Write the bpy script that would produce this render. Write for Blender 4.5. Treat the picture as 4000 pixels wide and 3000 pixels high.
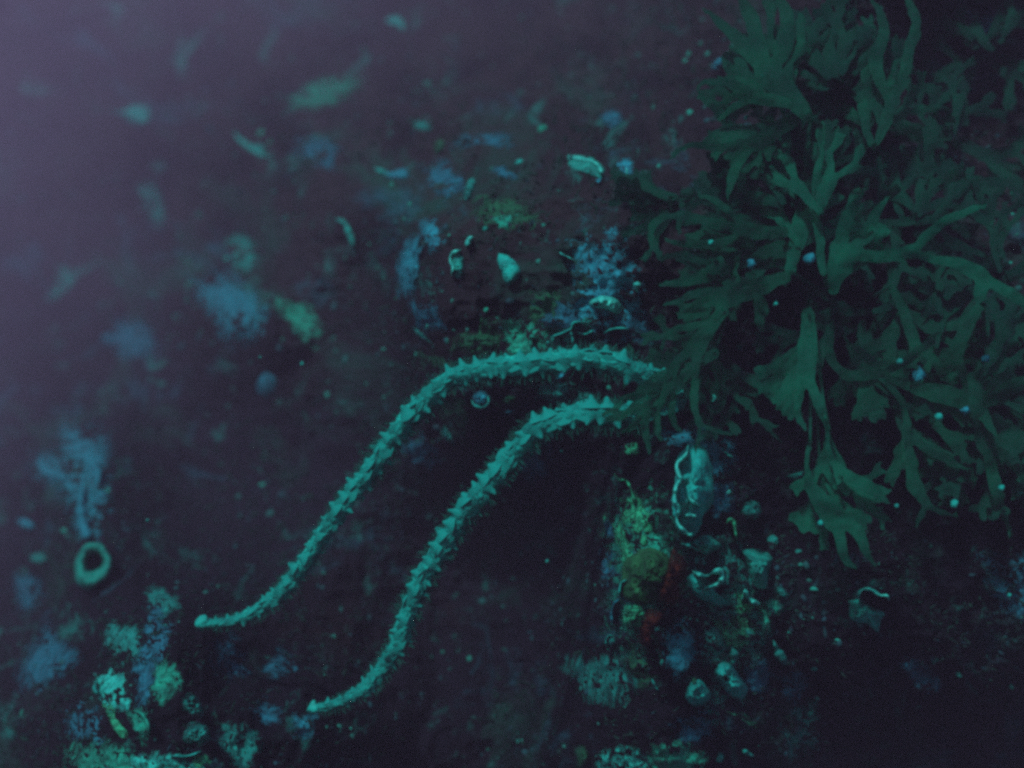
import bpy, math, random
import numpy as np
from mathutils import Vector, Matrix

SC = bpy.context.scene
COL = SC.collection
for o in list(bpy.data.objects):
    bpy.data.objects.remove(o)

# ---------------------------------------------------------------- camera, light, exposure
cam_d = bpy.data.cameras.new('camera')
cam = bpy.data.objects.new('camera', cam_d)
COL.objects.link(cam)
cam.location = (0, 0, 0)
cam.rotation_euler = (math.radians(90), 0, 0)
cam_d.lens = 40.0
cam_d.sensor_width = 36.0
cam_d.clip_start = 0.01
cam_d.clip_end = 60.0
cam_d.dof.use_dof = True
cam_d.dof.focus_distance = 0.53
cam_d.dof.aperture_fstop = 6.5
SC.camera = cam

SUN_DIR = Vector((0.32, 0.62, -0.72)).normalized()        # the way the light travels
world = bpy.data.worlds.new('World')
SC.world = world
world.use_nodes = True
wn = world.node_tree.nodes
bg = wn['Background']
sky = wn.new('ShaderNodeTexSky')
sky.sky_type = 'NISHITA'
sky.sun_disc = False
sky.sun_elevation = math.asin(-SUN_DIR.z)
sky.sun_rotation = math.atan2(-SUN_DIR.x, -SUN_DIR.y)
world.node_tree.links.new(sky.outputs[0], bg.inputs[0])
bg.inputs[1].default_value = 0.05

sun_d = bpy.data.lights.new('sun', 'SUN')
sun_d.energy = 2.6
sun_d.angle = math.radians(6)                              # softened by the water above
sun_d.color = (0.78, 1.0, 0.96)                            # red is lost in the water
sun = bpy.data.objects.new('sun', sun_d)
COL.objects.link(sun)
sun.rotation_euler = SUN_DIR.to_track_quat('-Z', 'Y').to_euler()
sun.location = (-1, -1.5, 2.5)

vs = SC.view_settings
vs.view_transform = 'Standard'
vs.look = 'None'
vs.exposure = -0.25
vs.gamma = 1.0
vs.use_curve_mapping = False
SC.render.engine = 'CYCLES'
SC.cycles.use_denoising = False
SC.cycles.max_bounces = 6
SC.cycles.transparent_max_bounces = 10
SC.cycles.volume_bounces = 2
SC.cycles.diffuse_bounces = 2
SC.cycles.transmission_bounces = 3
SC.cycles.filter_width = 3.1
SC.cycles.caustics_reflective = False
SC.cycles.caustics_refractive = False

# ---------------------------------------------------------------- numeric helpers
K = 36.0 / 40.0 / 4000.0
rng = np.random.default_rng(7)
R = random.Random(11)


def P(u, v, d):
    """a point at distance d in front of the diver, bearing given in units of 1/4000 of the view width"""
    return np.stack([(np.asarray(u, float) - 2000) * K * d,
                     np.asarray(d, float) + 0 * np.asarray(u, float),
                     -(np.asarray(v, float) - 1500) * K * d], -1)


def _hash(ix, iy, iz, s):
    h = (ix.astype(np.int64) * 374761393 + iy.astype(np.int64) * 668265263 + iz.astype(np.int64) * 2147483647 + s * 974711) & 0xFFFFFFFF
    h = ((h ^ (h >> 13)) * 1274126177) & 0xFFFFFFFF
    h = ((h ^ (h >> 16)) * 2246822519) & 0xFFFFFFFF
    return ((h ^ (h >> 15)) & 0xFFFF) / 32767.5 - 1.0


def noise(p, s=0):
    p = np.asarray(p, float)
    i = np.floor(p)
    f = p - i
    f = f * f * f * (f * (f * 6 - 15) + 10)
    i = i.astype(np.int64)
    r = 0
    for a in (0, 1):
        wx = f[..., 0] if a else 1 - f[..., 0]
        for b in (0, 1):
            wy = f[..., 1] if b else 1 - f[..., 1]
            for c in (0, 1):
                wz = f[..., 2] if c else 1 - f[..., 2]
                r = r + wx * wy * wz * _hash(i[..., 0] + a, i[..., 1] + b, i[..., 2] + c, s)
    return r


def fbm(p, o=4, s=0, ridged=False):
    r, a, t = 0, 1.0, 0.0
    for k in range(o):
        n = noise(p * (2.03 ** k) + 17.3 * k, s + k)
        if ridged:
            n = 1 - 2 * np.abs(n)
        r = r + a * n
        t += a
        a *= 0.5
    return r / t


def spline(pts, n):
    """Catmull-Rom through pts (any dimension), n samples evenly spread along it"""
    p = np.asarray(pts, float)
    if len(p) == 2:
        t = np.linspace(0, 1, n)[:, None]
        return p[0] * (1 - t) + p[1] * t
    q = np.vstack([2 * p[0] - p[1], p, 2 * p[-1] - p[-2]])
    out = []
    m = 24
    for i in range(1, len(q) - 2):
        t = np.linspace(0, 1, m, endpoint=False)[:, None]
        a, b, c, d = q[i - 1], q[i], q[i + 1], q[i + 2]
        out.append(0.5 * (2 * b + (c - a) * t + (2 * a - 5 * b + 4 * c - d) * t * t + (3 * b - a - 3 * c + d) * t ** 3))
    out.append(p[-1:])
    s = np.vstack(out)
    L = np.concatenate([[0], np.cumsum(np.linalg.norm(np.diff(s[:, :2], axis=0), axis=1))])
    x = np.linspace(0, L[-1], n)
    return np.stack([np.interp(x, L, s[:, k]) for k in range(s.shape[1])], -1)


# ---------------------------------------------------------------- materials
def mat(name, c1, c2=None, scale=60.0, rough=0.75, bump=0.25, bscale=400.0, spec=0.10, c3=None, sss=0.0, pos=(0.38, 0.62), lace=None, lscale=None):
    m = bpy.data.materials.new(name)
    m.use_nodes = True
    nt = m.node_tree
    n = nt.nodes
    b = n['Principled BSDF']
    b.inputs['Roughness'].default_value = rough
    b.inputs['Specular IOR Level'].default_value = spec
    tc = n.new('ShaderNodeTexCoord')
    t = n.new('ShaderNodeTexNoise')
    t.inputs['Scale'].default_value = scale
    t.inputs['Detail'].default_value = 6
    t.inputs['Roughness'].default_value = 0.65
    nt.links.new(tc.outputs['Object'], t.inputs['Vector'])
    r = n.new('ShaderNodeValToRGB')
    c2 = c2 or tuple(x * 0.45 for x in c1)
    e = r.color_ramp.elements
    e[0].position, e[1].position = pos
    e[0].color = (*c2, 1)
    e[1].color = (*c1, 1)
    if c3:
        k = e.new(pos[1] + 0.14)
        k.color = (*c3, 1)
    nt.links.new(t.outputs['Fac'], r.inputs['Fac'])
    nt.links.new(r.outputs['Color'], b.inputs['Base Color'])
    if bump:
        t2 = n.new('ShaderNodeTexNoise')
        t2.inputs['Scale'].default_value = bscale
        t2.inputs['Detail'].default_value = 4
        nt.links.new(tc.outputs['Object'], t2.inputs['Vector'])
        bp = n.new('ShaderNodeBump')
        bp.inputs['Strength'].default_value = bump
        bp.inputs['Distance'].default_value = 0.002
        nt.links.new(t2.outputs['Fac'], bp.inputs['Height'])
        nt.links.new(bp.outputs['Normal'], b.inputs['Normal'])
    if lace is not None:
        # a broken growth: it thins out to bare rock between its patches
        t3 = n.new('ShaderNodeTexNoise')
        t3.inputs['Scale'].default_value = lscale or scale * 0.9
        t3.inputs['Detail'].default_value = 9
        t3.inputs['Roughness'].default_value = 0.72
        t3.inputs['Distortion'].default_value = 0.5
        mp3 = n.new('ShaderNodeMapping')
        mp3.inputs['Location'].default_value = (3.7, 1.9, 8.1)
        nt.links.new(tc.outputs['Object'], mp3.inputs['Vector'])
        nt.links.new(mp3.outputs[0], t3.inputs['Vector'])
        mr = n.new('ShaderNodeMapRange')
        mr.inputs['From Min'].default_value = lace - 0.05
        mr.inputs['From Max'].default_value = lace + 0.13
        ac = n.new('ShaderNodeAttribute')
        ac.attribute_name = 'core'
        fall = n.new('ShaderNodeMapRange')                    # thinner toward its margin
        fall.inputs['From Max'].default_value = 0.6
        fall.inputs['To Min'].default_value = -0.20
        fall.inputs['To Max'].default_value = 0.05
        nt.links.new(ac.outputs['Fac'], fall.inputs['Value'])
        ad = n.new('ShaderNodeMath')
        nt.links.new(t3.outputs['Fac'], ad.inputs[0])
        nt.links.new(fall.outputs[0], ad.inputs[1])
        nt.links.new(ad.outputs[0], mr.inputs['Value'])
        nt.links.new(mr.outputs[0], b.inputs['Alpha'])
    if sss:
        b.inputs['Subsurface Weight'].default_value = sss
        b.inputs['Subsurface Radius'].default_value = (0.002, 0.004, 0.004)
        b.inputs['Subsurface Scale'].default_value = 1.0
    return m


def island_mat(name, cols, rough=0.8):
    """colour varies from one loose piece to the next"""
    m = bpy.data.materials.new(name)
    m.use_nodes = True
    nt = m.node_tree
    n = nt.nodes
    b = n['Principled BSDF']
    b.inputs['Roughness'].default_value = rough
    b.inputs['Specular IOR Level'].default_value = 0.15
    g = n.new('ShaderNodeNewGeometry')
    r = n.new('ShaderNodeValToRGB')
    e = r.color_ramp.elements
    for i, (p, c) in enumerate(cols):
        k = e[i] if i < 2 else e.new(p)
        k.position = p
        k.color = (*c, 1)
    nt.links.new(g.outputs['Random Per Island'], r.inputs['Fac'])
    nt.links.new(r.outputs['Color'], b.inputs['Base Color'])
    return m


def weed_mat(name, c1, c2):
    m = bpy.data.materials.new(name)
    m.use_nodes = True
    nt = m.node_tree
    n = nt.nodes
    for x in list(n):
        n.remove(x)
    out = n.new('ShaderNodeOutputMaterial')
    df = n.new('ShaderNodeBsdfPrincipled')
    df.inputs['Roughness'].default_value = 0.6
    df.inputs['Specular IOR Level'].default_value = 0.03
    tr = n.new('ShaderNodeBsdfTranslucent')
    mx = n.new('ShaderNodeMixShader')
    mx.inputs[0].default_value = 0.45
    tc = n.new('ShaderNodeTexCoord')
    t = n.new('ShaderNodeTexNoise')
    t.inputs['Scale'].default_value = 38
    t.inputs['Detail'].default_value = 5
    r = n.new('ShaderNodeValToRGB')
    r.color_ramp.elements[0].position = 0.36
    r.color_ramp.elements[1].position = 0.66
    r.color_ramp.elements[0].color = (*c2, 1)
    r.color_ramp.elements[1].color = (*c1, 1)
    nt.links.new(tc.outputs['Object'], t.inputs['Vector'])
    nt.links.new(t.outputs['Fac'], r.inputs['Fac'])
    nt.links.new(r.outputs['Color'], df.inputs['Base Color'])
    nt.links.new(r.outputs['Color'], tr.inputs['Color'])
    nt.links.new(df.outputs[0], mx.inputs[1])
    nt.links.new(tr.outputs[0], mx.inputs[2])
    t2 = n.new('ShaderNodeTexNoise')
    t2.inputs['Scale'].default_value = 240
    t2.inputs['Detail'].default_value = 5
    nt.links.new(tc.outputs['Object'], t2.inputs['Vector'])
    mr = n.new('ShaderNodeMapRange')
    mr.inputs['From Min'].default_value = 0.35
    mr.inputs['From Max'].default_value = 0.65
    mr.inputs['To Min'].default_value = 0.22
    mr.inputs['To Max'].default_value = 0.50
    nt.links.new(t2.outputs['Fac'], mr.inputs['Value'])
    tp = n.new('ShaderNodeBsdfTransparent')
    tp.inputs['Color'].default_value = (0.72, 0.95, 0.85, 1)
    m2 = n.new('ShaderNodeMixShader')
    nt.links.new(mr.outputs[0], m2.inputs[0])
    nt.links.new(mx.outputs[0], m2.inputs[1])
    nt.links.new(tp.outputs[0], m2.inputs[2])
    nt.links.new(m2.outputs[0], out.inputs['Surface'])
    return m


def rock_mat():
    m = bpy.data.materials.new('rock')
    m.use_nodes = True
    nt = m.node_tree
    n = nt.nodes
    L = nt.links.new
    b = n['Principled BSDF']
    b.inputs['Roughness'].default_value = 0.85
    b.inputs['Specular IOR Level'].default_value = 0.12
    at = n.new('ShaderNodeAttribute')
    at.attribute_name = 'growth'

    def nz(scale, det=6, off=0.0, dist=0.0):
        mp = n.new('ShaderNodeMapping')
        mp.inputs['Location'].default_value = (off, off * 1.7, -off)
        L(at.outputs['Vector'], mp.inputs['Vector'])
        t = n.new('ShaderNodeTexNoise')
        t.inputs['Scale'].default_value = scale
        t.inputs['Detail'].default_value = det
        t.inputs['Roughness'].default_value = 0.74
        t.inputs['Distortion'].default_value = dist
        L(mp.outputs[0], t.inputs['Vector'])
        return t.outputs['Fac']

    def ramp(f, a, c):
        r = n.new('ShaderNodeMapRange')
        r.inputs['From Min'].default_value = a
        r.inputs['From Max'].default_value = c
        L(f, r.inputs['Value'])
        return r.outputs[0]

    def mix(f, a, bcol):
        x = n.new('ShaderNodeMix')
        x.data_type = 'RGBA'
        L(f, x.inputs['Factor'])
        if isinstance(a, tuple):
            x.inputs['A'].default_value = (*a, 1)
        else:
            L(a, x.inputs['A'])
        x.inputs['B'].default_value = (*bcol, 1)
        return x.outputs['Result']
    c = mix(ramp(nz(30, 6), 0.4, 0.62), (0.0035, 0.0028, 0.0075), (0.012, 0.0095, 0.021))
    sx = n.new('ShaderNodeSeparateXYZ')
    L(at.outputs['Vector'], sx.inputs[0])
    up = n.new('ShaderNodeMath')
    up.operation = 'MULTIPLY'
    L(ramp(sx.outputs['Z'], -0.02, 0.09), up.inputs[0])
    L(ramp(nz(24, 7, 9.3, 0.4), 0.32, 0.60), up.inputs[1])
    c = mix(up.outputs[0], c, (0.034, 0.028, 0.037))                               # mauve brown tone, stronger toward the upper rock
    c = mix(ramp(nz(13, 10, 3.1, 0.8), 0.52, 0.70), c, (0.009, 0.080, 0.066))      # olive green turf
    c = mix(ramp(nz(15, 10, 7.7, 1.0), 0.56, 0.72), c, (0.014, 0.150, 0.225))      # violet pink coralline crust
    c = mix(ramp(nz(40, 10, 11.0, 0.5), 0.57, 0.70), c, (0.007, 0.230, 0.215))     # thin teal film
    c = mix(ramp(nz(150, 6, 1.3), 0.63, 0.73), c, (0.010, 0.34, 0.30))             # pale grit
    c = mix(ramp(nz(9, 5, 5.5), 0.60, 0.72), c, (0.012, 0.007, 0.011))             # dark bare rock
    L(c, b.inputs['Base Color'])
    bp = n.new('ShaderNodeBump')
    bp.inputs['Strength'].default_value = 1.0
    bp.inputs['Distance'].default_value = 0.004
    L(nz(260, 6, 2.2), bp.inputs['Height'])
    L(bp.outputs['Normal'], b.inputs['Normal'])
    return m


M = dict(
    rock=rock_mat(),
    star=mat('starfish_skin', (0.003, 0.36, 0.325), (0.003, 0.13, 0.13), 75, 0.85, 1.0, 420, c3=(0.012, 0.72, 0.62), pos=(0.33, 0.56), spec=0.05),
    spine=mat('starfish_spine', (0.003, 0.42, 0.37), (0.003, 0.24, 0.23), 60, 0.75, 0.3, 900, spec=0.05),
    feet=mat('tube_feet', (0.005, 0.21, 0.17), (0.005, 0.10, 0.085), 200, 0.7, 0.0),
    teal=mat('teal_sponge', (0.005, 0.52, 0.46), (0.005, 0.20, 0.19), 110, 0.6, 0.8, 500, c3=(0.02, 0.60, 0.52)),
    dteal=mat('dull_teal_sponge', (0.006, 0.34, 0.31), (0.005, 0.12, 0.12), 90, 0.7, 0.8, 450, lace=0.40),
    shell=mat('translucent_shell', (0.007, 0.52, 0.48), (0.006, 0.24, 0.24), 70, 0.5, 0.5, 500, c3=(0.02, 0.50, 0.44)),
    grey=mat('grey_teal_tunicate', (0.008, 0.38, 0.33), (0.007, 0.17, 0.16), 80, 0.6, 0.5, 500),
    white=mat('pale_shell', (0.08, 0.86, 0.74), (0.015, 0.40, 0.37), 160, 0.45, 0.5, 700),
    violet=mat('violet_crust', (0.016, 0.34, 0.47), (0.010, 0.13, 0.19), 110, 0.75, 0.9, 420, c3=(0.014, 0.56, 0.66), lace=0.385),
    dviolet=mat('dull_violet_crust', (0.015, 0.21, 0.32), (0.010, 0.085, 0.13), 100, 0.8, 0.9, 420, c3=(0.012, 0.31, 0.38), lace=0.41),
    ygreen=mat('yellow_green_bryozoan', (0.03, 0.62, 0.34), (0.006, 0.10, 0.06), 260, 0.7, 0.9, 600, c3=(0.12, 0.85, 0.60), lace=0.37, lscale=120),
    olive=mat('olive_sponge', (0.014, 0.15, 0.082), (0.008, 0.07, 0.048), 90, 0.8, 0.8, 450, lace=0.42),
    green=mat('green_turf', (0.007, 0.42, 0.31), (0.006, 0.15, 0.12), 150, 0.75, 0.9, 500, c3=(0.02, 0.62, 0.46), lace=0.41),
    red=mat('red_sponge', (0.10, 0.018, 0.010), (0.04, 0.012, 0.010), 75, 0.8, 0.7, 450, lace=0.36),
    bright=mat('bright_sponge', (0.02, 0.74, 0.64), (0.006, 0.20, 0.19), 210, 0.6, 1.0, 420, c3=(0.10, 0.9, 0.8), lace=0.33, lscale=90),
    dark=mat('hollow_shade', (0.006, 0.007, 0.010), (0.004, 0.004, 0.006), 60, 0.9, 0.2, 400),  # near-black colour standing in for the shade inside openings
    weed=weed_mat('seaweed', (0.005, 0.165, 0.110), (0.005, 0.092, 0.072)),
    weedb=weed_mat('seaweed_bright', (0.005, 0.235, 0.160), (0.005, 0.145, 0.108)),
    weedd=weed_mat('seaweed_shaded', (0.005, 0.125, 0.090), (0.005, 0.072, 0.062)),  # darker copy: shade at the back of the clump put into the colour
    turf=island_mat('turf_blades', [(0.0, (0.005, 0.016, 0.016)), (1.0, (0.010, 0.055, 0.080)), (0.45, (0.006, 0.055, 0.044)), (0.8, (0.008, 0.020, 0.022))]),
    grit=island_mat('grit', [(0.0, (0.008, 0.03, 0.03)), (1.0, (0.010, 0.40, 0.33)), (0.5, (0.012, 0.07, 0.10)), (0.85, (0.010, 0.15, 0.13))]),
)


# ---------------------------------------------------------------- object helpers
def tag(o, label=None, cat=None, group=None, kind=None):
    if label:
        o['label'] = label
    if cat:
        o['category'] = cat
    if group:
        o['group'] = group
    if kind:
        o['kind'] = kind
    return o


def obj(name, verts, faces, m, parent=None, origin=None, smooth=True, core=None):
    verts = np.asarray(verts, float)
    if origin is None:
        origin = verts.mean(0)
    origin = np.asarray(origin, float)
    me = bpy.data.meshes.new(name)
    me.from_pydata((verts - origin).tolist(), [], faces if isinstance(faces, list) else faces.tolist())
    me.update()
    if smooth:
        me.polygons.foreach_set('use_smooth', np.ones(len(me.polygons), bool))
    at_ = me.attributes.new('core', 'FLOAT', 'POINT')
    at_.data.foreach_set('value', (np.full(len(verts), 0.6) if core is None else np.asarray(core)).astype(np.float32))
    me.materials.append(m)
    o = bpy.data.objects.new(name, me)
    COL.objects.link(o)
    o['o'] = 0
    del o['o']
    if parent is not None:
        o.parent = parent
        o.location = origin - WORLD[parent.name]
    else:
        o.location = origin
    WORLD[o.name] = origin
    return o


WORLD = {}


def empty(name, loc):
    e = bpy.data.objects.new(name, None)
    e.empty_display_size = 0.02
    COL.objects.link(e)
    e.location = loc
    WORLD[e.name] = np.asarray(loc, float)
    return e


def gridfaces(nu, nv, wrap_u=False, wrap_v=False, off=0):
    f = []
    for j in range(nv if wrap_v else nv - 1):
        for i in range(nu if wrap_u else nu - 1):
            a = j * nu + i
            b = j * nu + (i + 1) % nu
            c = ((j + 1) % nv) * nu + (i + 1) % nu
            d = ((j + 1) % nv) * nu + i
            f.append([off + a, off + b, off + c, off + d])
    return f


# ---------------------------------------------------------------- the rock face
CTRL = np.array([
    (-2600, -2000, 6.0), (-2600, 1500, 5.0), (-2600, 6500, 1.6), (2000, -2000, 2.4), (4800, -2000, 1.0), (9500, -2000, 1.2), (7000, 1500, 0.75), (9500, 1500, 0.95), (9500, 6500, 1.0), (2500, 6500, 0.6), (0, 6500, 0.75),
    (-800, -500, 9.0), (-800, 1000, 6.5), (-800, 2000, 3.4), (-800, 3500, 1.1), (-100, 0, 8.5), (0, 600, 7.0), (0, 1000, 5.2), (0, 1700, 3.0), (0, 2300, 1.5), (0, 2900, 0.80),
    (500, 100, 6.5), (500, 450, 4.2), (1000, 100, 4.8), (950, 560, 2.0), (1500, 90, 3.2), (1250, 600, 1.4), (600, 900, 3.0), (1000, -500, 5.5),
    (2000, 100, 2.0), (2000, 500, 0.98), (2550, 230, 1.15), (2300, 650, 0.69), (2500, -500, 1.8),
    (1620, 900, 0.74), (1620, 1180, 0.70), (1690, 1300, 0.67), (2000, 1000, 0.63), (2350, 1100, 0.575), (2000, 1350, 0.60), (2300, 1330, 0.565), (1800, 720, 0.78),
    (1440, 1080, 1.05), (1450, 1330, 1.0), (900, 1200, 1.25), (620, 1650, 1.55), (1100, 1700, 1.15), (1400, 1700, 0.98), (1300, 2000, 0.95), (700, 2050, 1.1),
    (1850, 1580, 0.63), (2100, 1560, 0.60), (1800, 1950, 0.86), (1950, 2300, 0.90), (2150, 2000, 0.80), (1750, 2700, 0.84), (2150, 2500, 0.76), (2000, 3300, 0.8),
    (340, 1830, 1.15), (365, 2210, 0.88), (780, 2430, 0.625), (430, 2680, 0.62), (600, 2980, 0.55), (1180, 2800, 0.605), (1000, 2600, 0.67), (800, 3500, 0.5),
    (2450, 2050, 0.555), (2430, 2350, 0.54), (2640, 1900, 0.53), (2720, 2300, 0.53), (2850, 2700, 0.535), (2450, 2960, 0.55), (3400, 2370, 0.56), (3150, 2750, 0.58),
    (3050, 2050, 0.60), (3350, 1650, 0.62), (3150, 1800, 0.62), (3750, 2400, 0.58), (3700, 2700, 0.61), (3950, 3050, 0.70), (4000, 2500, 0.59), (3600, 1750, 0.60), (3300, 2650, 0.575), (3300, 3050, 0.64),
    (2720, 1200, 0.585), (2560, 1500, 0.56), (3200, 800, 0.60), (3150, 300, 0.64), (3700, 1000, 0.60), (3650, 350, 0.72), (3200, -500, 0.72), (4800, -500, 0.8), (4800, 1500, 0.62), (4800, 3500, 0.7), (3000, 3500, 0.6),
], float)


def tps_fit(c):
    x = c[:, :2] / 1000
    r2 = ((x[:, None] - x[None]) ** 2).sum(-1)
    Kk = np.where(r2 > 0, 0.5 * r2 * np.log(np.maximum(r2, 1e-12)), 0) + np.eye(len(c)) * 0.004
    A = np.hstack([np.ones((len(c), 1)), x])
    big = np.block([[Kk, A], [A.T, np.zeros((3, 3))]])
    return np.linalg.solve(big, np.concatenate([np.log(c[:, 2]), np.zeros(3)]))


TPS = tps_fit(CTRL)


def macro(u, v):
    x = np.stack([u, v], -1) / 1000
    r = TPS[-3] + TPS[-2] * x[..., 0] + TPS[-1] * x[..., 1]
    for w, c in zip(TPS[:-3], CTRL[:, :2] / 1000):
        r2 = ((x - c) ** 2).sum(-1)
        r = r + w * 0.5 * r2 * np.log(np.maximum(r2, 1e-12))
    return np.clip(np.exp(r), 0.45, 9.5)


US = np.concatenate([np.linspace(-2600, -800, 44)[:-1], np.linspace(-800, 4800, 700), np.linspace(4800, 9500, 90)[1:]])
VS = np.concatenate([np.linspace(-2000, -500, 40)[:-1], np.linspace(-500, 3500, 530), np.linspace(3500, 6500, 60)[1:]])
NU, NV = len(US), len(VS)
gu, gv = np.meshgrid(US, VS)
gd = macro(gu, gv)
gp = P(gu, gv, gd)
far = np.clip((gd - 0.5) / 0.6, 0.25, 5.0)
gq = P(gu, gv, np.full_like(gd, 0.62))
gq[..., 1] = np.log(gd) * 0.05
ds = gd / 0.62
gd = gd + ds * (far ** 0.3 * 0.036 * fbm(gq * 11, 3, 1) - far ** 0.3 * 0.013 * fbm(gq * 26, 4, 5, True) - 0.0085 * fbm(gq * 75, 3, 9, True) + 0.0034 * fbm(gq * 190, 2, 13) - 0.0014 * fbm(gq * 420, 1, 17, True))
lump = np.clip(fbm(gq * 48, 2, 21) - 0.12, 0, 1)
gd = gd - ds * 0.012 * lump
obj('rock_face', P(gu, gv, gd).reshape(-1, 3), np.array(gridfaces(NU, NV)), M['rock'], origin=(0, 0.6, 0))
tag(bpy.data.objects['rock_face'], kind='structure')
att_ = bpy.data.objects['rock_face'].data.attributes.new('growth', 'FLOAT_VECTOR', 'POINT')
att_.data.foreach_set('vector', (gq + np.stack([0 * gd, 0.3 * gd / ds, 0 * gd], -1)).reshape(-1).astype(np.float32))


def wd(u, v):
    """distance of the rock face along that bearing"""
    x = np.clip(np.interp(np.asarray(u, float), US, np.arange(NU)), 0, NU - 1.001)
    y = np.clip(np.interp(np.asarray(v, float), VS, np.arange(NV)), 0, NV - 1.001)
    i, j = x.astype(int), y.astype(int)
    f, g = x - i, y - j
    return (gd[j, i] * (1 - f) * (1 - g) + gd[j, i + 1] * f * (1 - g) + gd[j + 1, i] * (1 - f) * g + gd[j + 1, i + 1] * f * g)


def wds(u, v, s=14):
    """the same, smoothed over the small relief"""
    return (wd(u, v) + wd(u - s, v) + wd(u + s, v) + wd(u, v - s) + wd(u, v + s)) / 5


# ---------------------------------------------------------------- the haze in the water
def haze():
    x0, x1, y0, y1, z0, z1 = -7.6, 2.4, -0.35, 10.6, -2.2, 5.4
    v = [(x, y, z) for z in (z0, z1) for y in (y0, y1) for x in (x0, x1)]
    f = [[0, 2, 3, 1], [4, 5, 7, 6], [0, 1, 5, 4], [2, 6, 7, 3], [0, 4, 6, 2], [1, 3, 7, 5]]
    m = bpy.data.materials.new('haze')
    m.use_nodes = True
    n = m.node_tree.nodes
    for x in list(n):
        n.remove(x)
    o = n.new('ShaderNodeOutputMaterial')
    pv = n.new('ShaderNodeVolumePrincipled')
    pv.inputs['Color'].default_value = (0.84, 0.62, 1.0, 1)
    pv.inputs['Density'].default_value = 0.094
    pv.inputs['Anisotropy'].default_value = 0.0
    m.node_tree.links.new(pv.outputs[0], o.inputs['Volume'])
    h = obj('haze', v, f, m, origin=(0, 0, 0), smooth=False)
    tag(h, 'faint violet haze hanging in the water', 'haze', kind='stuff')


haze()


# ---------------------------------------------------------------- builders for growth on the rock
def outline_pts(o, n):
    if o[0] == 'e':
        _, u, v, rx, ry, rot = o
        t = np.linspace(0, 2 * math.pi, n, endpoint=False)
        x, y = rx * np.cos(t), ry * np.sin(t)
        c, s = math.cos(math.radians(rot)), math.sin(math.radians(rot))
        return np.stack([u + x * c - y * s, v + x * s + y * c], -1)
    p = np.asarray(list(o) + [o[0]], float)
    return spline(p, n + 1)[:-1]


SEED = [0]


def crust(name, m, outl, T, label=None, cat=None, group=None, parent=None, rough=0.35, freq=0.02, edge=0.12, kind=None, N=56, KR=14, dome=2.5):
    """a living crust that follows the rock, T metres thick"""
    SEED[0] += 3
    s = SEED[0]
    o = outline_pts(outl, N)
    c = o.mean(0)
    j = noise(np.c_[o * 0.018, np.full(N, s * 1.7)], s) * 0.7 + noise(np.c_[o * 0.06, np.full(N, s * 0.7)], s) * 0.5
    o = c + (o - c) * (1 + edge * j)[:, None]
    rr = np.linspace(0, 1, KR + 1)[1:]
    uv = [c[None]] + [c + (o - c) * r for r in rr]
    r = np.concatenate([[0]] + [np.full(N, x) for x in rr])
    uv = np.vstack(uv)
    q = np.c_[uv * freq, np.full(len(uv), s * 3.1)]
    T = T * max(1.0, float(wds(c[0], c[1])) / 0.65)
    h = T * (1 - r ** dome) * (1 + rough * 1.6 * fbm(q, 3, s)) + T * rough * 0.7 * fbm(q * 3.3, 3, s + 5, True) * (1 - r ** 3)
    h = np.where(r > 0.985, -0.003, h)
    v = P(uv[:, 0], uv[:, 1], wds(uv[:, 0], uv[:, 1]) - h)
    f = [[0, 1 + (i + 1) % N, 1 + i] for i in range(N)]
    for k in range(KR - 1):
        for i in range(N):
            a, b = 1 + k * N + i, 1 + k * N + (i + 1) % N
            f.append([a, b, b + N, a + N])
    return tag(obj(name, v, f, m, parent, core=1 - r), label, cat, group, kind)


def ridge(name, m, path, w, T, label=None, cat=None, group=None, parent=None, rough=0.3, n=None, lift=0.004, kind=None, absd=None):
    """a thick line of growth or a shell lip along a path; w = half width, T = how far it stands out"""
    SEED[0] += 3
    s = SEED[0]
    p = np.asarray(path, float)
    L = np.linalg.norm(np.diff(p, axis=0), axis=1).sum()
    n = n or int(min(60, max(14, L / 7)))
    c = spline(p, n)
    t = np.gradient(c, axis=0)
    t /= np.linalg.norm(t, axis=1)[:, None] + 1e-9
    sd = np.stack([-t[:, 1], t[:, 0]], -1)
    x = np.linspace(0, 1, n)
    ww = np.interp(x, np.linspace(0, 1, len(w)), w) if isinstance(w, (list, tuple)) else np.full(n, float(w))
    prof = np.clip(np.minimum(x, 1 - x) * n / 2.5, 0.12, 1) ** 0.6
    nz = 1 + rough * 1.4 * noise(np.c_[c * 0.045, np.full(n, s)], s)
    ww = ww * prof * nz
    T = T * max(1.0, float(wds(c[n // 2, 0], c[n // 2, 1])) / 0.65)
    base = wds(c[:, 0], c[:, 1], 20) if absd is None else np.full(n, absd)
    k = 10
    vs_, fs = [], gridfaces(k, n, wrap_u=True)
    for a in range(k):
        th = 2 * math.pi * a / k
        cu = c + sd * (ww * math.cos(th))[:, None]
        hh = T * prof * (0.25 + 0.75 * math.sin(th)) * nz + lift
        bump_ = 0.15 * rough * T * noise(np.c_[cu * 0.11, np.full(n, s + 9)], s + 2)
        vs_.append(P(cu[:, 0], cu[:, 1], base - hh - bump_))
    v = np.stack(vs_, 1).reshape(-1, 3)
    fs.append(list(range(k)))
    fs.append(list(range((n - 1) * k, n * k))[::-1])
    return tag(obj(name, v, fs, m, parent), label, cat, group, kind)


ICO_V, ICO_F = None, None


def _ico():
    global ICO_V, ICO_F
    import bmesh
    bm = bmesh.new()
    bmesh.ops.create_icosphere(bm, subdivisions=2, radius=1)
    ICO_V = np.array([v.co[:] for v in bm.verts])
    ICO_F = np.array([[v.index for v in f.verts] for f in bm.faces])
    bm.free()


_ico()


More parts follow.
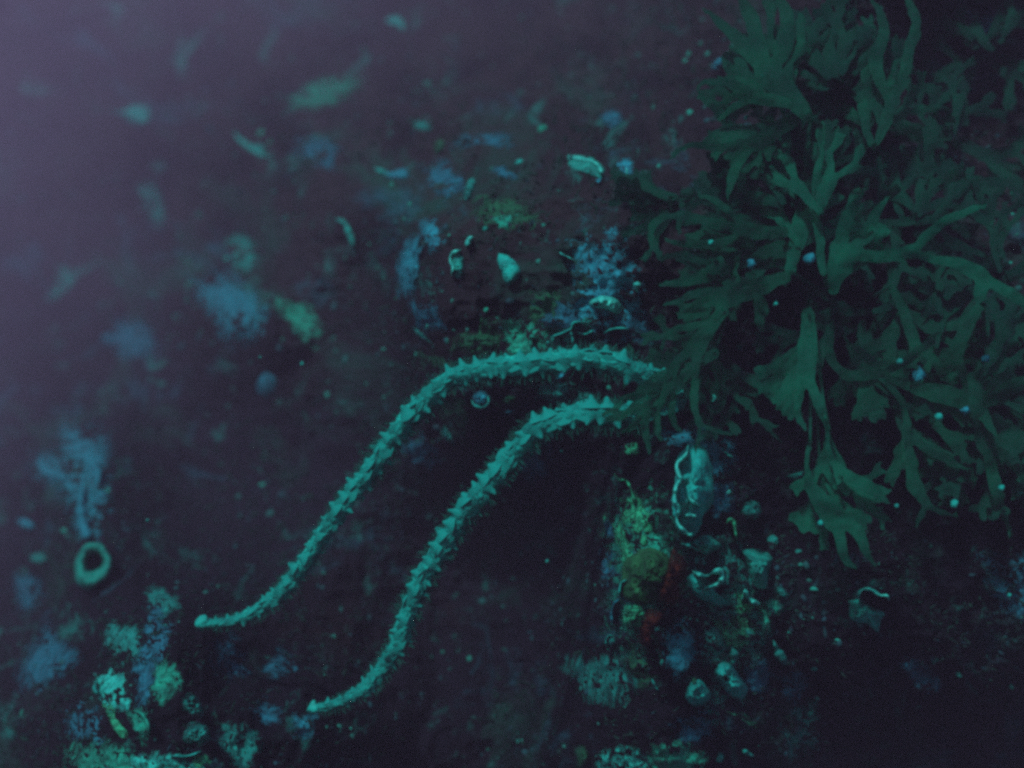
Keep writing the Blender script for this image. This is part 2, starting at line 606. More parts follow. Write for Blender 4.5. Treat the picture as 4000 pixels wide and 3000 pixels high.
def inside(p, poly):
    x, y = p[:, 0], p[:, 1]
    r = np.zeros(len(p), bool)
    n = len(poly)
    for i in range(n):
        a, b = poly[i], poly[(i + 1) % n]
        cnd = ((a[1] > y) != (b[1] > y)) & (x < (b[0] - a[0]) * (y - a[1]) / (b[1] - a[1] + 1e-9) + a[0])
        r ^= cnd
    return r


def colony(name, m, outl, n, rpx, label=None, cat=None, group=None, parent=None, kind=None, out=1.0, flat=0.8):
    """a knobbly broken crust: high and low spots, bare rock showing through its gaps"""
    SEED[0] += 3
    s = SEED[0]
    N, KR = 84, 30
    o = outline_pts(outl, N)
    c = o.mean(0)
    j = noise(np.c_[o * 0.015, np.full(N, s * 1.7)], s) * 0.9 + noise(np.c_[o * 0.05, np.full(N, s * 0.7)], s) * 0.7
    o = c + (o - c) * (1.34 + 0.26 * j)[:, None]
    rr = np.linspace(0, 1, KR + 1)[1:] ** 0.8
    uv = np.vstack([c[None]] + [c + (o - c) * r for r in rr])
    r = np.concatenate([[0]] + [np.full(N, x) for x in rr])
    size = (rpx[0] + rpx[1]) / 2
    dc_ = float(wds(c[0], c[1]))
    T = size * K * dc_ * 0.42 * out
    q = np.c_[uv / (size * 2.1), np.full(len(uv), s * 3.1)]
    a = fbm(q, 2, s)
    b = fbm(q * 2.3, 3, s + 5, True)
    gap = fbm(q * 0.38, 3, s + 9)
    fill = 1.0 if m in (M['ygreen'], M['white'], M['green'], M['teal']) else 0.65
    h = T * (fill + 1.5 * a + 0.55 * b + 1.6 * gap - 0.75 * r ** 3)
    h = np.where(r > 0.99, -0.004, np.clip(h, -0.006 * dc_ / 0.6, T * 2.4))
    v = P(uv[:, 0], uv[:, 1], wds(uv[:, 0], uv[:, 1], 8) - h)
    f = [[0, 1 + (i + 1) % N, 1 + i] for i in range(N)]
    for k in range(KR - 1):
        for i in range(N):
            x0, x1 = 1 + k * N + i, 1 + k * N + (i + 1) % N
            f.append([x0, x1, x1 + N, x0 + N])
    return tag(obj(name, v, f, m, parent, core=1 - r), label, cat, group, kind)


def blob(name, m, u, v, rpx, d=None, label=None, cat=None, group=None, sc=(1, 1, 1), rough=0.25):
    """a single small lump; without d it sits on the rock"""
    SEED[0] += 3
    s = SEED[0]
    on = d is None
    if on:
        d = float(wd(np.array([u]), np.array([v]))[0])
    r = rpx * K * d
    iv = ICO_V * (1 + rough * noise(ICO_V * 1.7 + s, s)[:, None] + 0.1 * noise(ICO_V * 5 + s, s)[:, None]) * np.array(sc) * r
    return tag(obj(name, iv + P(u, v, d - (0.4 * r if on else 0)), ICO_F.copy(), m), label, cat, group)


# ---------------------------------------------------------------- the starfish
S8 = 4000 / 2212.0
ARM1 = [(1462, 842), (1420, 820), (1375, 803), (1330, 783), (1280, 775), (1230, 777), (1170, 785), (1110, 790), (1060, 795), (1010, 805), (970, 820), (935, 850),
        (900, 885), (865, 925), (835, 965), (815, 995), (790, 1030), (765, 1060), (740, 1095), (715, 1130), (690, 1165), (665, 1205), (640, 1240),
        (610, 1275), (575, 1305), (535, 1330), (495, 1342), (460, 1347), (440, 1346)]
ARM2 = [(1462, 850), (1415, 878), (1360, 892), (1310, 894), (1270, 890), (1230, 900), (1190, 910), (1155, 926), (1130, 955), (1105, 980), (1075, 1020), (1050, 1050), (1030, 1075), (1005, 1100),
        (985, 1135), (965, 1165), (945, 1195), (925, 1225), (905, 1265), (890, 1300), (875, 1345), (865, 1380), (845, 1415), (820, 1450), (790, 1485),
        (750, 1510), (710, 1525), (680, 1530)]


def spine_mesh():
    prof = [(1.15, -0.15), (0.96, 0.06), (0.70, 0.24), (0.48, 0.44), (0.33, 0.64), (0.22, 0.83), (0.12, 0.96)]
    k = 8
    v = [(r * math.cos(2 * math.pi * a / k), r * math.sin(2 * math.pi * a / k), z) for r, z in prof for a in range(k)]
    v.append((0, 0, 1.0))
    f = gridfaces(k, len(prof), wrap_u=True)
    t = (len(prof) - 1) * k
    f += [[t + a, t + (a + 1) % k, len(v) - 1] for a in range(k)]
    me = bpy.data.meshes.new('spine')
    me.from_pydata(v, [], f)
    me.polygons.foreach_set('use_smooth', np.ones(len(me.polygons), bool))
    me.materials.append(M['spine'])
    return me


SPINE = spine_mesh()


def star_arm(parent, pts, dd, hw, tipname, seed):
    g = np.random.default_rng(seed)
    n = 260
    c = spline(np.array(pts) * S8, n)
    x = np.linspace(0, 1, n)
    d = np.interp(x, *dd)
    ctr = P(c[:, 0], c[:, 1], d)
    T_ = np.gradient(ctr, axis=0)
    T_ /= np.linalg.norm(T_, axis=1)[:, None]
    view = -ctr / np.linalg.norm(ctr, axis=1)[:, None]
    Nn = view - T_ * (view * T_).sum(1)[:, None]
    Nn /= np.linalg.norm(Nn, axis=1)[:, None]
    Sd = np.cross(T_, Nn)
    rad = np.interp(x, *hw) * K * d
    k = 20
    vs_ = []
    for a in range(k):
        th = 2 * math.pi * a / k
        dirv = Sd * math.cos(th) + Nn * math.sin(th) * 0.85
        bump_ = 1 + 0.30 * noise(np.c_[ctr * 260, np.full(n, 0)][:, :3] + 3.1 * math.cos(th) + 5 * math.sin(th), seed) + 0.16 * noise(ctr * 620 + 9 * math.cos(th) + 4 * math.sin(th), seed + 4)
        vs_.append(ctr + dirv * (rad * bump_)[:, None])
    v = np.stack(vs_, 1).reshape(-1, 3)
    f = gridfaces(k, n, wrap_u=True)
    f.append(list(range(k)))
    f.append(list(range((n - 1) * k, n * k))[::-1])
    arm = obj('arm', v, f, M['star'], parent)
    # spines: a row along either flank, two along the back
    length = np.concatenate([[0], np.cumsum(np.linalg.norm(np.diff(c, axis=0), axis=1))])
    step = 54.0
    for row, (ang, sl, off) in enumerate([(4, 1.0, 0.0), (176, 1.0, 0.5), (64, 0.42, 0.25), (112, 0.42, 0.75)]):
        s = off * step + 10
        while s < length[-1] - 40:
            if g.random() < (0.04 if sl == 1 else 0.45):
                s += step * g.uniform(0.6, 1.3)
                continue
            i = int(np.searchsorted(length, s))
            th = math.radians(ang + g.uniform(-34, 34))
            dv = Sd[i] * math.cos(th) + Nn[i] * math.sin(th)
            dv = dv + T_[i] * g.uniform(-0.25, 0.25)
            dv /= np.linalg.norm(dv)
            r = rad[i]
            ln = (r * 0.92 + 0.0003) * sl * g.uniform(0.85, 1.35)
            wv = r * 1.02 * g.uniform(0.75, 1.2)
            o = bpy.data.objects.new('spine', SPINE)
            COL.objects.link(o)
            o.parent = arm
            o.location = ctr[i] + dv * r * (0.60 if sl == 1 else 0.55) - WORLD[arm.name]
            q = Vector(dv).to_track_quat('Z', 'Y')
            o.rotation_euler = q.to_euler()
            o.scale = (wv, wv, ln)
            s += step * g.uniform(0.82, 1.2)
    # soft feelers and tube feet fringing the arm
    V_, F_ = [], []
    s = 180.0
    while s < length[-1] - 10:
        i = int(np.searchsorted(length, s))
        for side in (-1, 1):
            if g.random() < 0.15:
                continue
            for _ in range(int(g.integers(26, 42))):
                th = math.radians((0 if side > 0 else 180) + g.uniform(-55, 20) * side)
                dv = Sd[i] * math.cos(th) + Nn[i] * math.sin(th) + T_[i] * g.uniform(-0.6, 0.6)
                dv /= np.linalg.norm(dv)
                b0 = ctr[i] + T_[i] * g.uniform(-0.0035, 0.0035) + dv * rad[i] * 0.8
                L_ = rad[i] * g.uniform(0.6, 1.5)
                bend = np.array([g.uniform(-0.4, 0.4), g.uniform(-0.3, 0.3), g.uniform(-0.6, 0.1)])
                w0 = rad[i] * g.uniform(0.018, 0.045)
                e1 = np.cross(dv, [0.3, 1, 0.2])
                e1 /= np.linalg.norm(e1)
                e2 = np.cross(dv, e1)
                base = sum(len(a) for a in V_)
                ring = []
                for q, tt in enumerate((0, 0.4, 0.8, 1.0)):
                    cc = b0 + dv * L_ * tt + bend * L_ * tt * tt * 0.5
                    wq = w0 * (1 - 0.3 * tt) * (1.5 if q == 2 else 1.0) * (0.3 if q == 3 else 1)
                    for a in range(3):
                        t2 = 2 * math.pi * a / 3
                        ring.append(cc + (e1 * math.cos(t2) + e2 * math.sin(t2)) * wq)
                V_.append(np.array(ring))
                F_ += gridfaces(3, 4, wrap_u=True, off=base)
        s += g.uniform(38, 62)
    feet = obj('tube_feet', np.vstack(V_), F_, M['feet'], arm)
    tag(feet, kind='stuff')
    # upturned pale tip
    ti = ctr[-1]
    tr = rad[-1] * 1.2
    iv = ICO_V * (1 + 0.55 * noise(ICO_V * 1.6 + seed, seed)[:, None])
    tip = iv * np.array([1.15, 0.9, 1.0]) * tr + ti + np.array([-0.3 * tr, -0.3 * tr, 0.1 * tr])
    # a short point on top of the tip
    top = ICO_V[:, 2] > 0.72
    tip[top] += np.array([0.25, 0, 1.0]) * tr * 0.5
    obj('arm_tip', tip, ICO_F.copy(), M['white_star'], arm)
    return arm


M['white_star'] = mat('starfish_tip', (0.006, 0.56, 0.49), (0.005, 0.32, 0.29), 160, 0.5, 0.3, 700)
sf = empty('spiny_starfish', P(2800, 1690, 0.525))
tag(sf, 'spiny teal starfish stretching two long thin arms out from under the seaweed', 'starfish')
star_arm(sf, ARM1, ([0, 0.10, 0.3, 0.6, 0.85, 1], [0.545, 0.535, 0.545, 0.575, 0.60, 0.605]), ([0, 0.2, 0.6, 0.85, 1], [37, 36, 32, 26, 16]), 'a', 31)
star_arm(sf, ARM2, ([0, 0.15, 0.4, 0.7, 1], [0.545, 0.53, 0.54, 0.565, 0.585]), ([0, 0.2, 0.6, 0.85, 1], [38, 37, 33, 27, 16]), 'b', 47)
# the disc, hidden among the fronds, and two more arms curling away under them
g_ = np.array([(math.cos(t), math.sin(t)) for t in np.linspace(0, 2 * math.pi, 24, endpoint=False)])
dc = P(2645, 1530, 0.556)
dv_, df_ = [], []
for j, (r, h) in enumerate([(1.0, -0.006), (1.0, 0.0), (0.8, 0.006), (0.45, 0.0095), (0.1, 0.0105)]):
    for a in g_:
        rr = 0.0085 * r * (1 + 0.22 * math.cos(5 * math.atan2(a[1], a[0]) + 0.6))
        dv_.append(dc + np.array([a[0] * rr, -h, a[1] * rr]))
df_ = gridfaces(24, 5, wrap_u=True)
df_.append(list(range(96, 120))[::-1])
obj('disc', dv_, df_, M['star'], sf)

# ---------------------------------------------------------------- seaweed
SLIM = 0.60


def flatten(spec, t0=0.0, start=None, sw=None, out=None):
    """all straps of a forked frond as sampled centre lines: x, y, half width, distance from the base"""
    if out is None:
        out = []
    pts, wid, kids = [tuple(a) for a in spec[0]], list(spec[1]), (spec[2] if len(spec) > 2 else [])
    if start is not None:
        pts = [tuple(start)] + pts
        wid = [sw] + wid
    p = np.asarray(pts, float)
    L = np.linalg.norm(np.diff(p, axis=0), axis=1).sum()
    n = int(max(6, L / 6))
    c = spline(p, n)
    x = np.linspace(0, 1, n)
    w = np.interp(x, np.linspace(0, 1, len(wid)), wid)
    for _ in range(4):
        w[1:-1] = (w[:-2] + 2 * w[1:-1] + w[2:]) / 4
    if not kids:
        w = w * np.clip(1 - np.clip((x - 0.35) / 0.655, 0, 1) ** 2.0, 0.02, 1) ** 0.85
    out.append(np.c_[c, w * 0.5 * SLIM, t0 + x * L])
    for k in kids:
        flatten(k, t0 + L, c[-1], w[-1] / len(kids) * 1.1, out)
    return out


def frond_mesh(spec, da, db, g, step, th=0.00025, slim=1.0):
    """one continuous thin blade: the union of all straps, webbed at the forks"""
    br = flatten(spec)
    for b_ in br:
        b_[:, 2] *= slim
    al = np.vstack(br)
    tmax = al[:, 3].max()
    lo = al[:, :2].min(0) - 90
    hi = al[:, :2].max(0) + 90
    nx, ny = int((hi[0] - lo[0]) / step) + 2, int((hi[1] - lo[1]) / step) + 2
    X, Y = np.meshgrid(lo[0] + np.arange(nx) * step, lo[1] + np.arange(ny) * step)
    s1 = g.random() * 60
    q = np.stack([X, Y], -1).reshape(-1, 2)
    # a slightly ragged margin
    jit = np.stack([noise(np.c_[q * 0.02, np.full(len(q), s1)], 3), noise(np.c_[q * 0.02, np.full(len(q), s1 + 9)], 4)], -1) * 6 \
        + np.stack([noise(np.c_[q * 0.055, np.full(len(q), s1)], 6), noise(np.c_[q * 0.055, np.full(len(q), s1 + 5)], 7)], -1) * 2.5
    qq = q + jit
    F = None
    num = np.zeros(len(q))
    den = np.zeros(len(q)) + 1e-12
    for b in br:
        d2 = np.sqrt(((qq[:, None] - b[None, :, :2]) ** 2).sum(-1))
        f = (d2 - b[None, :, 2]).min(1)
        wt = 1 / (d2.min(1) + 4) ** 4
        num += wt * b[d2.argmin(1), 3]
        den += wt
        if F is None:
            F = f
        else:
            k = 11.0
            h = np.clip(0.5 + 0.5 * (f - F) / k, 0, 1)
            F = f * (1 - h) + F * h - k * h * (1 - h)
    F = F.reshape(ny, nx)
    t = (num / den / tmax)
    Fc = (F[:-1, :-1] + F[1:, :-1] + F[:-1, 1:] + F[1:, 1:]) / 4
    cy, cx = np.nonzero(Fc < 0)
    quad = np.stack([cy * nx + cx, cy * nx + cx + 1, (cy + 1) * nx + cx + 1, (cy + 1) * nx + cx], -1)
    if len(quad) < 4:
        return None
    # pull the margin onto the outline
    gy, gx = np.gradient(F, step)
    g2 = gx ** 2 + gy ** 2 + 1e-4
    ed = {}
    for a, b in ((0, 1), (1, 2), (2, 3), (3, 0)):
        for e0, e1 in zip(quad[:, a].tolist(), quad[:, b].tolist()):
            if (e1, e0) in ed:
                del ed[(e1, e0)]
            else:
                ed[(e0, e1)] = 1
    bv = np.unique(np.array(list(ed.keys())).ravel())
    P2 = q.copy()
    Ff, gxf, gyf, g2f = F.ravel(), gx.ravel(), gy.ravel(), g2.ravel()
    mv = np.clip(Ff[bv], -step * 1.2, step * 1.2)
    P2[bv, 0] -= gxf[bv] * mv / g2f[bv]
    P2[bv, 1] -= gyf[bv] * mv / g2f[bv]
    used = np.unique(quad.ravel())
    rem = -np.ones(nx * ny, int)
    rem[used] = np.arange(len(used))
    u, v = P2[used, 0], P2[used, 1]
    tt = t[used]
    bow = np.clip(-Ff[used] / 40, 0, 1)
    d = da + (db - da) * tt + 0.010 * fbm(np.c_[u * 0.0045, v * 0.0045, np.full(len(u), s1)], 2, 11) \
        + 0.0016 * noise(np.c_[u * 0.014, v * 0.014, np.full(len(u), s1)], 12) + 0.0004 * noise(np.c_[u * 0.045, v * 0.045, np.full(len(u), s1)], 14) - 0.0003 * bow
    fr = P(u, v, d - th)
    bk = P(u, v, d + th)
    n = len(used)
    qd = rem[quad]
    faces = qd[:, ::-1].tolist() + (qd + n).tolist()
    # the thin rim has vertices of its own, so the blade shades flat to its edge
    rim = {}
    for e in ed:
        for x_ in e:
            rim.setdefault(int(rem[x_]), len(rim))
    ri = np.array(list(rim.keys()))
    o1, o2 = 2 * n, 2 * n + len(rim)
    for (a, b) in ed:
        a, b = rim[int(rem[a])], rim[int(rem[b])]
        faces.append([o1 + a, o1 + b, o2 + b, o2 + a])
    return np.vstack([fr, bk, fr[ri], bk[ri]]), faces


def auto(u, v, ang, L, w, lv, g):
    """a forked frond: every strap widens and splits in two"""
    a = math.radians(ang)
    bend = g.uniform(-0.35, 0.35)
    p = []
    for k in range(1, 4):
        a2 = a + bend * k / 3
        u2, v2 = u + math.cos(a2) * L * k / 3, v + math.sin(a2) * L * k / 3
        p.append((u2, v2))
    full = [(u, v)] + p
    e = math.degrees(a + bend)
    if lv == 0:
        return (full, [w * 0.55, w * 0.9, w * 0.85, w * 0.6])
    sp = g.uniform(16, 34)
    kids = []
    for sg in (-1, 1):
        k = auto(p[-1][0], p[-1][1], e + sg * sp, L * g.uniform(0.62, 0.9), w * 0.86, lv - 1 if g.random() < 0.85 else 0, g)
        kids.append((k[0][1:], k[1][1:], k[2]) if len(k) > 2 else (k[0][1:], k[1][1:]))
    return (full, [w * 0.55, w * 0.75, w * 0.95, w * 1.35], kids)


def plant(label, root, fronds, seed, m, step=8.0, group='forked seaweed plants on the right'):
    g = np.random.default_rng(seed)
    if step < 9:
        # finer side fronds springing from the same base as the main ones
        extra = []
        for spec, da, db in fronds[:3]:
            (x0, y0), (x1, y1) = spec[0][0], spec[0][-1]
            a0 = math.degrees(math.atan2(y1 - y0, x1 - x0))
            for q in range(3):
                extra.append((auto(x0 + (x1 - x0) * 0.4, y0 + (y1 - y0) * 0.4, a0 + g.uniform(-42, 42), g.uniform(85, 130), g.uniform(58, 80), 3 + q % 2, g), da + (0.04 if seed == 106 else 0.012), db + (0.05 if seed == 106 else 0.012)))
        fronds = list(fronds) + extra
    ru, rv = root
    rd = float(wds(np.array([ru * 1.0]), np.array([rv * 1.0]))[0])
    base = P(ru, rv, rd)
    e = empty('forked_seaweed', base)
    tag(e, label, 'seaweed', group)
    # holdfast: a knobby pad on the rock
    V_, F_ = [], []
    for k in range(9):
        r = g.uniform(0.0022, 0.0045)
        o = np.array([g.normal() * 0.004, -0.001, g.normal() * 0.004])
        V_.append(ICO_V * (1 + 0.3 * noise(ICO_V * 2 + k * 5, seed)[:, None]) * r + base + o)
        F_.append(ICO_F + k * len(ICO_V))
    obj('holdfast', np.vstack(V_), np.vstack(F_), M['weedd'], e)
    for fi_, (spec, da, db) in enumerate(fronds):
        V_, F_ = [], []
        first = np.asarray(spec[0][0], float)
        # stipe from the holdfast out to where the strap spreads
        mid = (np.array([ru, rv]) + first) / 2
        ss = np.stack([P(ru, rv, rd), P(mid[0], mid[1], (rd + da) / 2), P(first[0], first[1], da)])
        sp = spline(ss, 10)
        k = 6
        ring = []
        for i in range(10):
            rad = 0.0011 * (1 - 0.3 * i / 9)
            tt = sp[min(9, i + 1)] - sp[max(0, i - 1)]
            tt /= np.linalg.norm(tt) + 1e-9
            a1 = np.cross(tt, [0.2, 0.3, 1.0])
            a1 /= np.linalg.norm(a1) + 1e-9
            a2 = np.cross(tt, a1)
            for a in range(k):
                th = 2 * math.pi * a / k
                ring.append(sp[i] + (a1 * math.cos(th) + a2 * math.sin(th)) * rad)
        V_.append(np.array(ring))
        F_ += gridfaces(k, 10, wrap_u=True)
        bm_ = frond_mesh(spec, da, db, g, step, slim=1.05 if (m == M['weedb'] and fi_ < 3) else 1.0)
        if bm_ is None:
            continue
        o_ = sum(len(a) for a in V_)
        V_.append(bm_[0])
        F_ += [[x_ + o_ for x_ in f_] for f_ in bm_[1]]
        obj('frond', np.vstack(V_), F_, m, e)
    return e


ga = np.random.default_rng(5)
# fronds that read singly in the picture
fA = ([(3150, 450), (3080, 370), (3000, 290)], [90, 150, 190], [
    ([(2930, 215), (2860, 130), (2730, 18)], [90, 85, 40]),
    ([(2960, 170), (2930, 60), (2860, -60)], [100, 110, 70]),
    ([(3060, 190), (3070, 60), (3020, -70)], [110, 110, 90])])
fB = ([(3130, 450), (3040, 505), (2950, 560)], [70, 95, 110], [
    ([(2880, 570), (2780, 575), (2700, 570), (2640, 595), (2612, 655)], [60, 50, 46, 50, 42]),
    ([(2890, 630), (2860, 700), (2840, 790)], [70, 75, 50])])
fC = ([(3110, 410), (3040, 395), (2960, 385)], [60, 80, 90], [
    ([(2900, 345), (2820, 318), (2750, 320), (2715, 372)], [55, 55, 55, 45]),
    ([(2900, 400), (2850, 430), (2790, 480)], [50, 50, 35])])
fD = ([(3420, 560), (3460, 480), (3485, 400)], [50, 75, 105], [
    ([(3440, 330), (3420, 230), (3450, 110), (3400, -20)], [75, 85, 100, 90]),
    ([(3530, 300), (3550, 190), (3580, 80), (3520, -50)], [70, 80, 85, 80])])
fE = ([(3215, 1060), (3195, 900), (3188, 740), (3205, 600), (3190, 470)], [48, 60, 62, 60, 48])
fE2 = auto(3090, 1060, -86, 230, 120, 2, ga)
fF = ([(3255, 1125), (3275, 1050), (3300, 985)], [70, 150, 190], [
    ([(3290, 900), (3330, 820), (3380, 740)], [90, 90, 60]),
    ([(3390, 920), (3420, 840), (3480, 760)], [80, 85, 50]),
    ([(3420, 1005), (3500, 992), (3560, 985)], [80, 76, 92], [
        ([(3620, 920), (3700, 860), (3800, 820), (3880, 800)], [60, 66, 62, 45]),
        ([(3650, 1015), (3740, 1030), (3830, 1080)], [56, 70, 120], [
            ([(3830, 1140), (3815, 1195)], [100, 60]),
            ([(3900, 1120), (3980, 1170), (4080, 1260)], [70, 80, 70])])])])
fG = ([(3060, 905), (2980, 905), (2900, 890)], [70, 90, 110], [
    ([(2850, 830), (2780, 780), (2700, 755)], [55, 50, 34]),
    ([(2810, 880), (2720, 850), (2660, 840)], [60, 62, 70], [
        ([(2600, 850), (2540, 890), (2545, 1000)], [45, 50, 36]),
        ([(2650, 880), (2665, 930)], [40, 20])]),
    ([(2840, 940), (2740, 955), (2640, 945), (2560, 925)], [60, 62, 55, 40])])
fG2 = ([(3060, 960), (2960, 1000), (2860, 1030)], [70, 100, 130], [
    ([(2760, 1020), (2660, 1000), (2570, 1010)], [70, 75, 45]),
    ([(2760, 1080), (2650, 1100), (2560, 1120)], [70, 80, 50])])
fH = ([(3060, 1090), (2960, 1120), (2860, 1150)], [80, 120, 165], [
    ([(2770, 1140), (2680, 1165), (2570, 1205)], [60, 60, 42]),
    ([(2770, 1195), (2690, 1215), (2625, 1232)], [48, 52, 44]),
    ([(2790, 1240), (2690, 1275), (2600, 1310), (2570, 1400)], [52, 50, 52, 34])])
fI = ([(2830, 1220), (2770, 1280), (2725, 1350)], [70, 100, 130], [
    ([(2660, 1400), (2610, 1490), (2575, 1590), (2560, 1665)], [60, 62, 55, 36]),
    ([(2715, 1440), (2712, 1560), (2728, 1650)], [52, 56, 40], [
        ([(2735, 1700), (2715, 1790)], [30, 20]),
        ([(2800, 1685), (2880, 1692)], [32, 34])])])
fJ = ([(2660, 1420), (2580, 1480), (2510, 1530)], [60, 80, 100], [
    ([(2440, 1560), (2390, 1600), (2330, 1632)], [48, 46, 30]),
    ([(2470, 1590), (2430, 1630), (2380, 1650)], [40, 38, 26]),
    ([(2530, 1600), (2520, 1680), (2540, 1800)], [44, 44, 22])])
fJ2 = ([(2700, 1330), (2600, 1400), (2530, 1440)], [50, 66, 74], [
    ([(2470, 1470), (2420, 1530)], [40, 28]),
    ([(2510, 1500), (2480, 1600)], [40, 26])])
fK = ([(3160, 1230), (3155, 1330), (3145, 1450)], [80, 110, 130], [
    ([(3120, 1540), (3115, 1620), (3160, 1700)], [62, 56, 30]),
    ([(3190, 1550), (3225, 1650), (3255, 1690)], [62, 72, 30])])
fL = ([(3225, 1640), (3235, 1730), (3250, 1800)], [26, 24, 40], [
    ([(3320, 1865), (3400, 1910), (3450, 1950), (3490, 1985)], [66, 100, 88, 36]),
    ([(3268, 1860), (3282, 1920)], [26, 14])])
fM = ([(3165, 1720), (3150, 1820), (3180, 1920), (3260, 2020)], [26, 30, 100, 170], [
    ([(3285, 2110), (3310, 2190), (3372, 2236)], [78, 62, 22]),
    ([(3355, 2080), (3390, 2170), (3440, 2238)], [80, 62, 20]),
    ([(3370, 2010), (3420, 2060)], [48, 26])])
fN = ([(3245, 1280), (3245, 1400), (3310, 1465), (3430, 1462)], [60, 60, 62, 80], [
    ([(3520, 1420), (3600, 1360), (3690, 1270)], [58, 62, 50]),
    ([(3530, 1500), (3640, 1530), (3760, 1560)], [64, 120, 130], [
        ([(3840, 1620), (3900, 1720)], [80, 60]),
        ([(3860, 1560), (3950, 1500), (4060, 1460)], [80, 90, 80])])])
fO = ([(3440, 1475), (3510, 1540), (3542, 1630), (3545, 1700)], [46, 44, 40, 60], [
    ([(3620, 1750), (3720, 1800), (3800, 1850)], [66, 76, 50]),
    ([(3560, 1800), (3575, 1900), (3620, 1970)], [70, 92, 66], [
        ([(3680, 2000), (3740, 2010)], [40, 24]),
        ([(3590, 2030), (3580, 2070)], [44, 26])])])
fQ = ([(3800, 1480), (3830, 1620), (3860, 1740)], [90, 120, 140], [
    ([(3880, 1860), (3910, 1980), (3950, 2070), (3990, 2110)], [80, 84, 60, 30]),
    ([(3950, 1800), (4040, 1900), (4110, 2000)], [80, 90, 60])])
fS = ([(3480, 1120), (3530, 1220), (3570, 1330)], [50, 72, 90], [
    ([(3550, 1420), (3500, 1500)], [50, 34]),
    ([(3640, 1400), (3700, 1480), (3760, 1500)], [56, 60, 40])])
fT = ([(3840, 1180), (3780, 1270), (3740, 1360)], [60, 80, 100], [
    ([(3700, 1440), (3640, 1470)], [60, 36]),
    ([(3760, 1450), (3800, 1540)], [60, 40])])

plant('olive seaweed at the top, wide straps sweeping left over the dark gap', (3260, 520), [(fA, 0.535, 0.585), (fB, 0.545, 0.53), (fC, 0.54, 0.55)], 101, M['weed'])
plant('seaweed with one tall V-shaped fork in the upper right', (3390, 640), [(fD, 0.55, 0.60), (auto(3400, 560, -112, 150, 80, 3, ga), 0.555, 0.60)], 102, M['weed'])
plant('bright olive seaweed with a broad node and a long strap reaching right', (3240, 1160), [(fF, 0.50, 0.485), (fE, 0.515, 0.56), (fE2, 0.53, 0.575)], 103, M['weedb'])
plant('seaweed with looping fingers around small dark holes, left of the clump', (3130, 930), [(fG, 0.54, 0.53), (fG2, 0.545, 0.53)], 104, M['weed'])
plant('seaweed fanning rounded fingers toward the blue crusted rock', (3120, 1100), [(fH, 0.53, 0.52)], 105, M['weed'])
fJ3 = ([(2740, 1420), (2650, 1500), (2570, 1570)], [60, 90, 120], [
    ([(2480, 1600), (2410, 1625), (2335, 1650)], [62, 56, 30]),
    ([(2500, 1640), (2450, 1680), (2400, 1700)], [56, 46, 26]),
    ([(2560, 1660), (2590, 1740)], [60, 30])])
fJ4 = ([(2790, 1380), (2700, 1440), (2620, 1490)], [60, 90, 110], [
    ([(2560, 1500), (2510, 1500)], [56, 30]),
    ([(2570, 1560), (2500, 1590), (2440, 1600)], [60, 56, 28]),
    ([(2620, 1580), (2640, 1660), (2690, 1700)], [66, 60, 30])])
plant('olive seaweed hanging its fingers over the starfish arms', (2860, 1190), [(fJ3, 0.515, 0.505), (fJ4, 0.518, 0.508), (fI, 0.52, 0.50), (fJ, 0.515, 0.50), (fJ2, 0.565, 0.56)], 106, M['weed'])
plant('seaweed trailing long thin straps into the dark below the clump', (3170, 1180), [(fK, 0.52, 0.50), (fL, 0.50, 0.495), (fM, 0.505, 0.50)], 107, M['weedb'])
plant('seaweed curving like a hook in the middle of the clump', (3260, 1240), [(fN, 0.53, 0.52), (fS, 0.55, 0.54)], 108, M['weed'])
plant('seaweed drooping in narrow straps beside the bright green speck', (3500, 1380), [(fO, 0.53, 0.52)], 109, M['weed'])
plant('broad seaweed at the right edge running down to a thin point', (3850, 1420), [(fQ, 0.53, 0.53), (fT, 0.55, 0.54)], 110, M['weed'])


def backers(label, root, starts, seed, m=None):
    g = np.random.default_rng(seed)
    fr = []
    for (u, v, a, L, w, lv) in starts:
        for q in range(3):
            dd_ = float(wds(np.array([u * 1.0]), np.array([v * 1.0]))[0])
            fr.append((auto(u + g.uniform(-40, 40), v + g.uniform(-40, 40), a + g.uniform(-22, 22), L * g.uniform(0.6, 0.85), w * g.uniform(0.6, 0.85), lv + (q == 0), g), dd_ - (0.045 if math.sin(math.radians(a)) < -0.2 else 0.022) + g.uniform(-0.006, 0.006), dd_ - (0.020 if math.sin(math.radians(a)) < -0.2 else 0.045) + g.uniform(-0.008, 0.008)))
    return plant(label, root, fr, seed, m or M['weedd'], step=10.0)


backers('dim seaweed filling the back of the clump near the top edge', (3240, 300), [(3200, 330, -150, 150, 100, 3), (3230, 320, -120, 150, 100, 3), (3280, 300, -80, 140, 100, 3), (3300, 320, -40, 130, 90, 2), (3260, 350, 160, 150, 95, 3), (3300, 360, 120, 140, 90, 3)], 201)
backers('dim seaweed spread behind the middle of the clump', (3080, 820), [(3060, 800, 170, 150, 110, 3), (3080, 780, -140, 150, 100, 3), (3100, 830, 100, 150, 110, 3), (3120, 790, -60, 150, 100, 3), (3050, 850, 130, 160, 110, 3), (3130, 820, 30, 150, 100, 3)], 202)
backers('dim seaweed behind the long strap that reaches right', (3560, 860), [(3570, 850, -20, 150, 90, 3), (3560, 840, -70, 150, 90, 3), (3540, 850, -120, 140, 90, 3), (3560, 880, 50, 150, 90, 3), (3540, 880, 130, 140, 90, 3)], 203)
